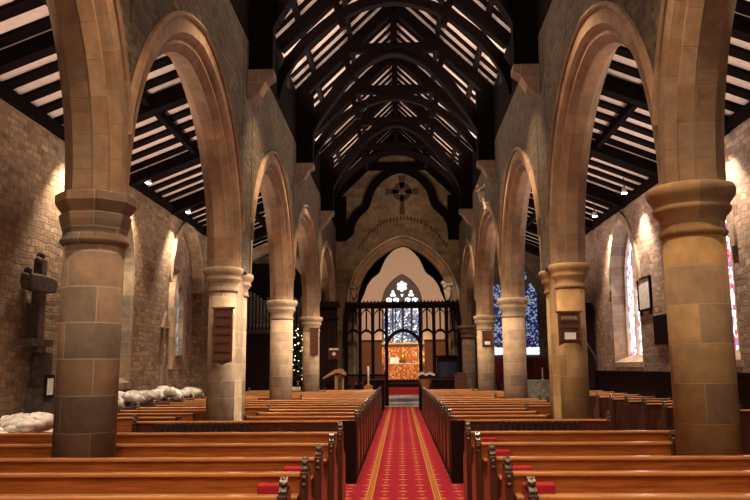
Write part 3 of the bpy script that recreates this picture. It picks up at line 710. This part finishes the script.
# hassocks resting on the book ledges
for x, y, lab in ((-.83, 5.6, 'red hassock on the ledge of the second front left pew'), (-.79, 6.52, 'red hassock on the ledge of the third front left pew'), (1.03, 5.6, 'red hassock on the ledge of the second front right pew'),
                  (1.03, 6.52, 'red hassock on the ledge of the third front right pew'), (1.03, 7.72, 'red hassock on the ledge of the fourth front right pew'), (1.03, 8.80, 'red hassock on the ledge of the front right pew by the cross aisle')):
    z0 = .715 + (.02 if y > 8.5 else 0)
    tag(MB().box((x-.11, y-.16, z0), (x+.11, y-.055, z0+.08)).build('hassock', 'red', None, .012), lab, 'hassock', 'red hassocks on the pew ledges')
# radiators
for xa, xb, nm in ((-3.34, -2.0, 'left'), (1.39, 2.5, 'right')):
    t = thing('radiator', f'low dark iron column radiator behind the rearmost far {nm} pew', 'radiator', None, ((xa+xb)/2, 10.55, 0))
    h = (xb-xa)/2; n = int((xb-xa)/.075)
    for i in range(n):
        x = -h+(i+.5)*(2*h/n); MB().box((x-.014, -.06, .08), (x+.014, .06, .86)).build('radiator_section', 'iron', t, .012)
    MB().box((-h, -.03, .14), (h, .03, .18)).box((-h, -.03, .70), (h, .03, .74)).box((-h, -.07, 0), (-h+.03, .07, .1)).box((h-.03, -.07, 0), (h, .07, .1)).build('pipe', 'iron', t)
# ------------------------------------------------------------------ hymn boards
def hymn(x, y, z0, z1, wd, rows, label, text=None, card=False, light=False):
    t = thing('hymn_board', label, 'hymn board', None, (x, y, 0)); h = wd/2; H = z1-z0
    b = MB(); b.prism([(-h, z0+.06), (-h*.6, z0+.04), (0, z0), (h*.6, z0+.04), (h, z0+.06), (h, z1), (-h, z1)] if not card else [(-h, z0), (-h*.5, z0+.04), (h*.5, z0+.04), (h, z0), (h, z1), (-h, z1)], 1, 0, .03)
    b.build('backboard', 'board_wood', t)
    b = MB(); b.box((-h-.03, -.03, z1), (h+.03, .03, z1+.03)); b.build('cornice', 'board_wood', t)
    b = MB()
    for s in (-1, 1): MB().box((s*h, -.02, z0+.06), (s*(h-.03), 0, z1)).build('stile', 'board_wood', t)
    zt = z1-.13
    for i in range(rows+1):
        z = zt-(zt-z0-.08)*i/rows; MB().box((-h+.03, -.025, z-.012), (h-.03, 0, z+.012)).build('number_rail', 'pew_dark', t)
    if card: MB().box((-.09, -.035, z0+.10), (.09, -.027, z0+.21)).build('number_card', 'paper', t)
    if text:
        cu = bpy.data.curves.new('lettering', 'FONT'); cu.body = text; cu.size = .075; cu.extrude = .002; cu.align_x = 'CENTER'
        me_o = bpy.data.objects.new('lettering_source', cu); COL.objects.link(me_o)
        bpy.context.view_layer.update(); dg = bpy.context.evaluated_depsgraph_get()
        me = bpy.data.meshes.new_from_object(me_o.evaluated_get(dg)); bpy.data.objects.remove(me_o)
        o = bpy.data.objects.new('lettering', me); COL.objects.link(o); o.parent = t; me.materials.clear(); me.materials.append(M['corbel'])
        o.rotation_euler = (math.pi/2, 0, 0); o.location = (0, -.004, z1-.105)
hymn(-2.85, 12.40, 1.66, 2.58, .32, 5, 'tall dark hymn board with empty rails on the left pier')
hymn(2.83, 12.40, 1.93, 2.46, .36, 3, 'small dark hymn board with white card on the right pier', 'HYMNS', True)
hymn(-2.78, 25.15, 1.98, 2.9, .27, 5, 'far hymn board with pale rails on the left column by the tree', None)
hymn(2.95, 25.15, 2.22, 2.75, .33, 3, 'far small hymn board on the right column beside the screen', None, True)
# ------------------------------------------------------------------ lamps at the eaves
def eave_lamp(s, y, label, pw=560):
    t = thing('spot_lamp', label, 'lamp', 'spot lamps under the aisle eaves', (s*(AW-.45), y, 6.0))
    MB().tube((0, 0, .36), (0, 0, .08), .015).build('stem', 'iron', t)
    MB().tube((0, 0, .09), (0, 0, -.04), .055, .075, 14).build('housing', 'white', t)
    MB().lathe([(.001, 0), (.062, 0), (.062, -.006), (.001, -.006)], (0, 0, -.042), 16).build('lamp_face', 'bulb', t)
    spot((s*(AW-.45), y, 5.93), (s*(AW+.1), y+.1, 0), pw, 80, (1, .80, .6), .8, .05)
eave_lamp(-1, 13.75, 'small lit spot lamp under the left eaves, hidden by the near column', 620)
eave_lamp(-1, 20.6, 'small lit spot lamp under the left eaves near the stone recess')
eave_lamp(-1, 9.3, 'small lit spot lamp under the left eaves near the carved cross', 760)
eave_lamp(-1, 17.2, 'added unseen spot lamp under the left eaves brightening the wall behind the near column', 420)  # extra lamp out of sight, added to brighten the window reveal
eave_lamp(1, 13.9, 'small lit spot lamp under the right eaves beside the near column')
eave_lamp(1, 19.0, 'small lit spot lamp under the right eaves above the white tablet')
eave_lamp(1, 22.0, 'small lit spot lamp under the right eaves above the far aisle window')
eave_lamp(1, 9.2, 'small lit spot lamp under the right eaves nearest the camera')
# ------------------------------------------------------------------ left wall: carved cross, tablets
t = thing('carved_cross', 'tall dark carved stone cross standing against the left wall', 'cross', None, (-AW+.16, 12.75, 0))
MB().box((-.1, -.17, 1.9), (.1, .17, 2.0)).box((-.14, -.45, 2.0), (.14, .35, 2.12)).build('bracket', 'carved', t)
MB().prism([(-.13, 2.12), (.13, 2.12), (.10, 3.5), (-.10, 3.5)], 0, -.08, .08).build('cross_shaft', 'carved', t, .02)
b = MB(); b.prism([(-.52, 3.08), (-.46, 2.96), (-.2, 2.92), (.2, 2.92), (.46, 2.96), (.52, 3.08), (.46, 3.2), (.2, 3.22), (-.2, 3.22), (-.46, 3.2)], 0, -.10, .10); b.build('cross_arms', 'carved', t, .03)
b = MB()
for yy, zz in ((-.52, 3.14), (.52, 3.14), (-.44, 3.24), (0, 3.56), (-.09, 3.46), (.09, 3.46)): MB().ball((0, yy, zz), .075, 8, (1, 1, 1), .15).build('carved_boss', 'carved', t)
t = thing('carved_pedestal', 'dark stone block under the carved cross on the left wall', 'pedestal', None, (-AW+.18, 13.0, 0))
MB().box((-.17, -.20, 0), (.15, .20, 1.3)).box((-.12, -.15, 1.3), (.1, .15, 1.9)).build('block', 'carved', t)
tag(MB().box((-AW+.001, 12.45, 1.98), (-AW+.03, 12.78, 2.12)).build('notice', 'paper'), 'small white notice beside the foot of the carved cross', 'notice')
t = thing('framed_notice', 'small framed white notice below the carved cross', 'notice', None, (-AW+.35, 12.9, 0))
MB().box((0, -.16, 1.12), (.03, .16, 1.52)).build('frame', 'pew_black', t); MB().box((.03, -.11, 1.18), (.034, .11, 1.46)).build('sheet', 'paper', t)
# right wall tablets
t = thing('wall_tablet', 'white memorial tablet in dark frame on the right wall', 'tablet', None, (AW, 19.25, 0))
MB().box((-.05, -.5, 2.98), (-.001, .5, 3.02)).box((-.05, -.5, 3.78), (-.001, .5, 3.82)).box((-.05, -.5, 3.0), (-.001, -.42, 3.8)).box((-.05, .42, 3.0), (-.001, .5, 3.8)).build('frame', 'pew_black', t)
MB().box((-.03, -.42, 3.02), (-.002, .42, 3.78)).build('slab', 'paper', t)
MB().box((-.03, -.4, 2.86), (-.001, -.3, 2.98)).box((-.03, .3, 2.86), (-.001, .4, 2.98)).build('bracket', 'pew_black', t)
t = thing('wall_tablet', 'dark square memorial tablet on the right wall beside the near column', 'tablet', None, (AW, 18.1, 0))
MB().box((-.05, -.58, 2.1), (-.001, .58, 2.80)).build('slab', 'pew_black', t, .02)
# heaps of cloth
def heap(x0, x1, y0, y1, z0, n, label, grp, rr=(.16, .26)):
    for i in range(n):
        b = MB(); cx = x0+(x1-x0)*((i+.5)/n if abs(x1-x0) > abs(y1-y0) else random.random()); cy = y0+(y1-y0)*((i+.5)/n if abs(y1-y0) >= abs(x1-x0) else random.random())
        r = random.uniform(*rr)
        for k in range(7): b.ball((cx+random.uniform(-.7, .7)*r, cy+random.uniform(-.7, .7)*r, z0+r*random.uniform(.3, .8)), r*random.uniform(.4, .8), 12, (1.15, 1.1, .7), .2)
        o = b.build('cloth_bundle', 'cloth'); tag(o, label, 'cloth bundle', grp)
t = thing('side_table', 'long low table by the left wall carrying the pale bundles', 'table', None, (0, 0, 0))
MB().box((-6.2, 9.8, .66), (-4.75, 11.9, .72)).build('tabletop', 'oak', t)
for xx in (-6.1, -4.85):
    for yy in (9.9, 11.8): MB().box((xx-.03, yy-.03, 0), (xx+.03, yy+.03, .66)).build('leg', 'pew_dark', t)
tag(MB().box((-6.1, 9.85, .72), (-4.8, 11.85, .745)).build('white_sheet', 'white'), 'white sheet spread under the pale bundles on the side table', 'sheet')
heap(-5.9, -5.0, 10.1, 11.5, .745, 5, 'pale crumpled bundle on the side table left of the near column', 'bundles on the side table', (.19, .25))
heap(-5.95, -5.6, 13.7, 21.6, .84, 14, 'pale crumpled bundle lying on the long low bench by the left wall', 'bundles on the wall bench', (.18, .28))
# ------------------------------------------------------------------ chancel screen
t = thing('rood_screen', 'dark carved wooden screen across the chancel arch', 'screen', None, (0, 31.98, 0))
MB().box((-2.25, -.09, 4.08), (2.58, .13, 4.22)).build('top_beam', 'pew_black', t)
MB().box((-2.25, -.15, 4.22), (2.58, .16, 4.34)).build('cornice', 'pew_black', t)
b = MB()
for i in range(33): x = -2.2+i*(4.83/32); b.prism([(x-.045, 4.34), (x+.045, 4.34), (x, 4.44)], 1, -.03, .03)
b.build('cresting', 'pew_black', t)
UPR = [-2.2, -1.62, -1.08, -.50, .93, 1.50, 2.04, 2.55]
for x in UPR: MB().box((x-.07, -.06, 0), (x+.07, .06, 4.1)).build('upright', 'pew_black', t)
def tracery(xa, xb, z0):
    c = (xa+xb)/2; h = (xb-xa)/2-.04; lo = arch_pts(c, h, z0, h*1.05, 0, 8); b = MB(); b.band(lo, [(p[0], p[1]+.12) for p in lo], 1, -.03, .03)
    b.box((c-.035, -.02, z0+h*1.05), (c+.035, .02, 4.1)); b.build('tracery_arch', 'pew_black', t)
    for q in (-1, 1):
        MB().band(smooth_curve([(c+q*h, 3.55), (c+q*h*.75, 3.85), (c, 4.02)], 4), smooth_curve([(c+q*h, 3.62), (c+q*h*.75, 3.92), (c, 4.1)], 4), 1, -.02, .02).build('tracery_arch', 'pew_black', t)
for i in range(len(UPR)-1):
    if i != 3: tracery(UPR[i], UPR[i+1], 2.85)
lo = arch_pts(.215, .67, 2.35, .72, 0, 12); b = MB(); b.band(lo, arch_pts(.215, .67, 2.35, .72, .15, 12), 1, -.05, .05); b.build('doorway_arch', 'pew_black', t)
b = MB(); b.box((.19, -.03, 3.1), (.24, .03, 4.1)); b.box((-.13, -.03, 3.0), (-.09, .03, 4.1)); b.box((.52, -.03, 3.0), (.56, .03, 4.1)); b.build('muntin', 'pew_black', t)
for i in range(len(UPR)-1):
    if i != 3:
        MB().box((UPR[i]+.045, -.03, .05), (UPR[i+1]-.045, .03, 1.25)).build('dado_panel', 'pew_dark', t)
        MB().box((UPR[i]+.045, -.04, 1.25), (UPR[i+1]-.045, .04, 1.33)).build('dado_rail', 'pew_black', t)
# pulpit-like organ casework left of the screen
t = thing('organ_case', 'dark wooden organ case on the left beside the screen', 'organ case', None, (0, 28.6, 0))
MB().box((-3.35, 0, 0), (-2.35, .6, 3.9)).build('casework', 'pew_black', t)
MB().box((-3.42, -.1, 3.9), (-2.25, .65, 4.1)).box((-3.38, -.06, 3.45), (-2.3, .62, 3.52)).build('cornice', 'pew_black', t)
b = MB()
for i in range(5): b.box((-3.3+i*.2, -.03, .8), (-3.14+i*.2, -.0, 3.3))
b.build('panelling', 'wall_dark', t)
# organ pipes in the left aisle
t = thing('organ', 'large organ with grey pipes and dark case filling the end of the left aisle', 'organ', None, (0, 28.3, 0))
MB().box((-6.25, 0, 0), (-3.5, .8, 2.9)).build('case', 'pew_black', t)
MB().box((-6.25, -.06, 2.9), (-3.5, .3, 3.06)).build('pipe_shelf', 'pew_dark', t)
MB().box((-6.25, .35, 3.06), (-3.5, .8, 5.6)).build('back_case', 'pew_black', t)
b = MB()
for z in (.9, 1.9): b.box((-6.2, -.02, z), (-3.55, 0, z+.05))
b.build('panel_rail', 'wall_dark', t)
for i in range(20):
    x = -6.1+i*.13; hh = 4.15+.35*abs(math.sin(i*.32+.6))
    MB().tube((x, .1, 3.06), (x, .1, 3.25), .015, .05, 10).tube((x, .1, 3.25), (x, .1, hh), .05, .05, 12).build('organ_pipe', 'pipe', t)
t = thing('aisle_arch', 'plain stone arch spanning the left aisle in front of the organ', 'arch')
lo = arch_pts(-4.75, 1.5, 3.9, 2.0); MB().band(lo, arch_pts(-4.75, 1.5, 3.9, 2.0, .32), 1, 27.6, 28.0).build('arch_ring', 'ashlar', t)
MB().box((-6.3, 27.6, 0), (-6.24, 28.0, 3.9)).box((-3.25, 27.6, 0), (-3.2, 28.0, 3.9)).build('impost', 'ashlar', t)
# framed glowing picture
t = thing('framed_picture', 'small red and white framed picture on the dark organ case', 'picture', None, (-2.42, 28.54, 2.14))
MB().box((-.22, -.03, -.22), (.22, .02, .22)).build('frame', 'pew_dark', t)
MB().box((-.16, -.035, -.18), (.16, -.031, .16)).build('image', 'darkred', t); MB().box((-.18, -.038, .12), (.18, -.0355, .19)).prism([(-.09, -.02), (0, -.11), (.09, -.02), (0, .07)], 1, -.038, -.0355).build('white_motif', 'paper', t)
# christmas tree
t = thing('christmas_tree', 'dark green christmas tree with tiny lights between the left columns', 'christmas tree', None, (-3.56, 26.9, 0))
MB().tube((0, 0, .8), (0, 0, 1.2), .04).build('trunk', 'pew_dark', t)
b = MB()
for i in range(700):
    z = random.uniform(1.15, 3.1); r = .42*(3.2-z)/2.0*math.sqrt(random.random())+.02; a = random.uniform(0, 6.283); c = Vector((r*math.cos(a), r*math.sin(a), z))
    d = Vector((math.cos(a), math.sin(a), -.35))*.13; sd_ = Vector((-math.sin(a), math.cos(a), .2))*.03
    k = len(b.v); b.v += [tuple(c-sd_), tuple(c+sd_), tuple(c+d)]; b.face([k, k+1, k+2])
b.build('foliage', 'green', t)
for i in range(44):
    z = random.uniform(1.2, 3.05); r = .42*(3.2-z)/2.0+.05; a = random.uniform(3.3, 6.1)
    MB().ball((r*math.cos(a), r*math.sin(a), z), .017, 6).build('fairy_light', 'fairy', t)
tag(MB().prism([(-.16, 0), (.16, 0), (.20, .95), (-.20, .95)], 1, -.2, .2).build('tree_tub', 'white', None, 0, None), 'white tapering tub holding the christmas tree', 'tub').location = (-3.66, 26.75, 0)
# lectern
t = thing('lectern', 'light oak lectern with sloping top left of the aisle end', 'lectern', None, (-2.25, 27.6, 0))
MB().prism([(-.48, 1.20), (-.44, 1.28), (-.02, 1.55), (.20, 1.57), (.36, 1.40), (.34, 1.32), (.18, 1.42), (-.0, 1.42)], 1, -.28, .28).build('desk_top', 'oak', t)
MB().box((-.06, -.06, .06), (.06, .06, 1.42)).box((.2, -.05, .06), (.28, .05, 1.46)).build('stem', 'oak', t); MB().box((-.25, -.2, 0), (.35, .2, .06)).build('foot', 'oak', t)
# plants left of aisle
for x, y, lab in ((-1.95, 28.3, 'leafy green plant arrangement beside the lectern'), (-1.5, 28.5, 'smaller leafy plant with red flowers left of the candle')):
    t = thing('potted_plant', lab, 'plant', None, (x, y, 0)); MB().lathe([(.01, 0), (.14, 0), (.18, .75), (.01, .75)], (0, 0, 0), 16).build('plant_stand', 'pew_dark', t)
    b = MB()
    for i in range(120):
        a = random.uniform(0, 6.283); e = random.uniform(.1, 1.3); L = random.uniform(.15, .34); c = Vector((0, 0, .78)); d = Vector((math.cos(a)*math.cos(e), math.sin(a)*math.cos(e), math.sin(e)))*L; sd_ = Vector((-math.sin(a), math.cos(a), 0))*.035
        k = len(b.v); b.v += [tuple(c+d*.3), tuple(c+d*.7-sd_), tuple(c+d), tuple(c+d*.7+sd_)]; b.face([k, k+1, k+2, k+3])
    b.build('foliage', 'green', t)
    if 'red' in lab:
        for i in range(7): MB().ball((random.uniform(-.15, .15), random.uniform(-.15, .1), .95+random.uniform(0, .15)), .03, 8).build('flower', 'red', t)
t = thing('candle_stand', 'tall white candle on a light wooden stand beside the aisle end', 'candle stand', None, (-1.12, 28.2, 0))
MB().box((-.15, -.12, .0), (.15, .12, .95)).build('stand', 'oak', t); MB().tube((0, 0, .95), (0, 0, 1.0), .07).build('holder', 'gold', t); MB().tube((0, 0, 1.0), (0, 0, 1.65), .035).build('candle', 'paper', t)
# front desks closing the pew blocks
for xa, xb, nm in ((-1.3, -.56, 'left'), (.77, 2.6, 'right')):
    t = thing('front_desk', f'dark panelled prayer desk at the head of the {nm} pews', 'desk', None, (0, 29.3, 0))
    MB().box((xa, 0, 0), (xb, .06, 1.12)).build('front_panel', 'pew_black', t); MB().box((xa-.02, -.05, 1.12), (xb+.02, .3, 1.16)).build('desk_top', 'pew_dark', t)
    for x in (xa+.02, xb-.02): MB().box((x-.02, .06, 0), (x+.02, .28, 1.12)).build('end_panel', 'pew_black', t)
t = thing('reading_stand', 'carved light wood stand draped in dark blue at the right aisle end', 'reading stand', None, (.98, 27.9, 0))
MB().lathe([(.01, 0), (.16, 0), (.10, .1), (.07, .5), (.12, .8), (.26, 1.12), (.28, 1.18), (.01, 1.18)], (0, 0, 0), 8, False).build('pedestal', 'oak', t)
MB().box((-.24, -.16, 1.18), (.24, .18, 1.30)).build('draped_cushion', 'blue', t, .03)
t = thing('open_book', 'open white book resting on the reading stand at the right aisle end', 'book', None, (1.0, 27.85, 1.30))
for s in (-1, 1): MB().prism([(0, -.02), (s*.12, .05), (s*.30, -.02), (s*.32, .06), (s*.14, .14), (0, .06)], 1, -.2, .12).build('page_block', 'paper', t)
# tall dark pulpit at right
t = thing('pulpit', 'tall dark carved pulpit standing right of the screen doorway', 'pulpit', None, (1.95, 30.4, 0))
MB().lathe([(.01, 0), (.25, 0), (.18, .1), (.16, .8), (.42, 1.05), (.42, 1.95), (.47, 2.0), (.47, 2.06), (.01, 2.06)], (0, 0, 0), 8, False).build('pulpit_body', 'pew_black', t)
MB().lathe([(.43, 1.2), (.435, 1.2), (.435, 1.8), (.43, 1.8)], (0, 0, 0), 8, False).build('blue_panel', 'blue', t)
t = thing('wooden_chair', 'brown wooden chair behind the right pews near the pulpit', 'chair', None, (2.3, 28.3, 0))
MB().box((-.22, -.22, .44), (.22, .22, .48)).build('seat', 'board_wood', t); MB().prism([(-.22, .48), (.22, .48), (.22, 1.35), (0, 1.42), (-.22, 1.35)], 1, .18, .22).build('backrest', 'board_wood', t)
for sx in (-.2, .2):
    for sy in (-.2, .2): MB().box((sx-.02, sy-.02, 0), (sx+.02, sy+.02, .44)).build('leg', 'board_wood', t)
# right aisle chapel: table with cloth, candlestick, chairs
t = thing('chapel_table', 'table under a pale cloth before the dark red curtain', 'table', None, (5.4, 31.4, 0))
MB().box((-1.0, -.3, .02), (1.0, .3, 1.02)).build('table_cloth', 'cloth', t); MB().box((-1.02, -.32, 1.02), (1.02, .32, 1.06)).build('tabletop', 'white', t)
t = thing('candlestick', 'small pale candlestick on the chapel table', 'candlestick', None, (5.85, 31.3, 1.06))
MB().lathe([(.01, 0), (.08, 0), (.02, .06), (.02, .16), (.05, .2), (.01, .2)], (0, 0, 0), 12).build('stick', 'paper', t); MB().tube((0, 0, .2), (0, 0, .5), .025).build('candle', 'paper', t)
for k, x in enumerate((3.95, 4.45)):
    t = thing('kneeling_chair', ('left' if k == 0 else 'right')+' dark chair of the pair in the right aisle chapel', 'chair', 'chapel chairs', (x, 29.0, 0))
    MB().box((-.2, -.2, .44), (.2, .2, .48)).build('seat', 'pew_dark', t); MB().box((-.2, -.2, .8), (.2, -.17, 1.05)).build('backrest', 'pew_dark', t)
    for sx in (-.18, .18):
        MB().box((sx-.02, -.2, 0), (sx+.02, -.16, 1.0)).build('leg', 'pew_dark', t); MB().box((sx-.02, .16, 0), (sx+.02, .2, .44)).build('leg', 'pew_dark', t)
# choir stalls
for s, nm in ((-1, 'left'), (1, 'right')):
    t = thing('choir_stall', f'tall brown panelled choir stall on the {nm} of the chancel', 'choir stall', None, (CC, 0, 0)); x0, x1 = s*1.15, s*2.3
    MB().box((x0, 41.0, .45), (x1, 41.1, 3.0)).build('stall_end', 'stall', t); MB().box((x1, 41.1, .45), (x1-s*.1, 45.0, 3.0)).build('stall_back', 'stall', t)
    MB().box((x0, 41.1, .45), (x0+s*.06, 45.0, 1.5)).build('stall_front', 'pew_dark', t); MB().box((x0+s*.5, 41.1, .45), (x1-s*.1, 45.0, .95)).build('seat', 'pew_dark', t)
    MB().box((x0-s*.04, 40.95, 3.0), (x1+s*.02, 41.15, 3.08)).build('cap_rail', 'pew_dark', t)
# altar, reredos
t = thing('altar', 'altar with a golden embroidered frontal below the east window', 'altar', None, (CC, 48.3, .85))
MB().box((-.98, 0, .02), (.98, .75, .98)).build('altar_body', 'white', t); MB().box((-1.0, -.02, .0), (1.0, -.001, .96)).build('frontal', 'gilt', t); MB().box((-1.05, -.05, .98), (1.05, .78, 1.03)).build('altar_cloth', 'paper', t)
t = thing('reredos', 'gilded carved reredos with painted panels behind the altar', 'reredos', None, (CC, 49.7, .85))
MB().box((-1.85, .12, 0), (1.85, .28, 2.25)).build('backing', 'board_wood', t)
MB().box((-.95, .06, 1.05), (.95, .12, 2.05)).build('central_panel', 'gilt', t)
for s in (-1, 1):
    MB().box((s*1.05, .06, .5), (s*1.72, .12, 2.05)).build('side_panel', 'gilt', t)
    MB().box((s*.97, .02, 0), (s*1.04, .12, 2.2)).box((s*1.74, .02, 0), (s*1.84, .12, 2.2)).build('pilaster', 'gold', t)
    b = MB(); b.ball((s*1.38, .03, 1.55), .16, 10, (1, .5, 1)); b.tube((s*1.38, .03, .75), (s*1.38, .03, 1.45), .17, .11, 10); b.build('gilded_figure', 'gold', t)
b = MB(); b.ball((0, .0, 1.78), .12, 10, (1, .5, 1)); b.tube((0, .0, 1.1), (0, .0, 1.7), .2, .12, 10); b.build('gilded_figure', 'gold', t)
b = MB(); b.box((-1.9, 0, 2.25), (1.9, .3, 2.33))
for i in range(20): x = -1.8+i*.19; b.prism([(x-.06, 2.33), (x+.06, 2.33), (x, 2.45)], 1, .1, .16)
b.build('cresting', 'gold', t)
t = thing('altar_book', 'white altar book standing left on the altar', 'book', None, (CC-.55, 48.7, 1.88)); MB().box((-.28, -.02, 0), (.28, .03, .36)).build('pages', 'paper', t)
for x, nm in ((-.85, 'left'), (.85, 'right')):
    t = thing('altar_candlestick', f'{nm} tall gilt candlestick on the altar', 'candlestick', 'altar candlesticks', (CC+x, 48.8, 1.88))
    MB().lathe([(.01, 0), (.08, 0), (.02, .06), (.02, .3), (.05, .34), (.01, .34)], (0, 0, 0), 10).build('stick', 'gold', t); MB().tube((0, 0, .34), (0, 0, .7), .025).build('candle', 'paper', t)
# carved lit capitals and heads
def carved(x, y, z, sc, label, mat='corbel'):
    b = MB()
    for i in range(9): b.ball((x+random.uniform(-.2, .2)*sc, y+random.uniform(-.12, .05)*sc, z+random.uniform(-.18, .22)*sc), .10*sc*random.uniform(.7, 1.2), 8, (1, 1, 1), .15)
    b.prism([(x-.06*sc, z-.55*sc), (x+.06*sc, z-.55*sc), (x+.16*sc, z-.1*sc), (x-.16*sc, z-.1*sc)], 1, y-.1*sc, y+.1*sc)
    return tag(b.build('carved_bracket', mat), label, 'carving')
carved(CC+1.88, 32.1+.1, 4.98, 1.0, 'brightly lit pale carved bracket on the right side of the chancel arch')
carved(CC-2.12, 32.1+.1, 4.95, .7, 'dim carved bracket on the left side of the chancel arch', 'ashlar')
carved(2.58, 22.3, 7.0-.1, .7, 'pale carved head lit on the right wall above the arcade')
tag(MB().bar((2.6, 22.05, 6.55), (2.6, 21.5, 6.1), .06, .09).build('label_stop', 'corbel'), 'bright slanting stone moulding below the carved head on the right wall', 'moulding')  # head and bar in pale stone, standing for highlights on the hood label
# cord hanging in right aisle
tag(MB().tube((3.15, 13.55, 2.42), (3.62, 13.9, 1.72), .012, None, 6).build('cord', 'oak'), 'slanting cord in the right aisle beside the pier', 'cord')
tag(MB().box((5.6, 24.2, 0), (6.2, 25.4, 3.6)).build('cuboid', 'pew_black', None, .02), 'tall dark cupboard against the right wall behind the pier', 'cuboid')  # plain dark block standing by the right wall
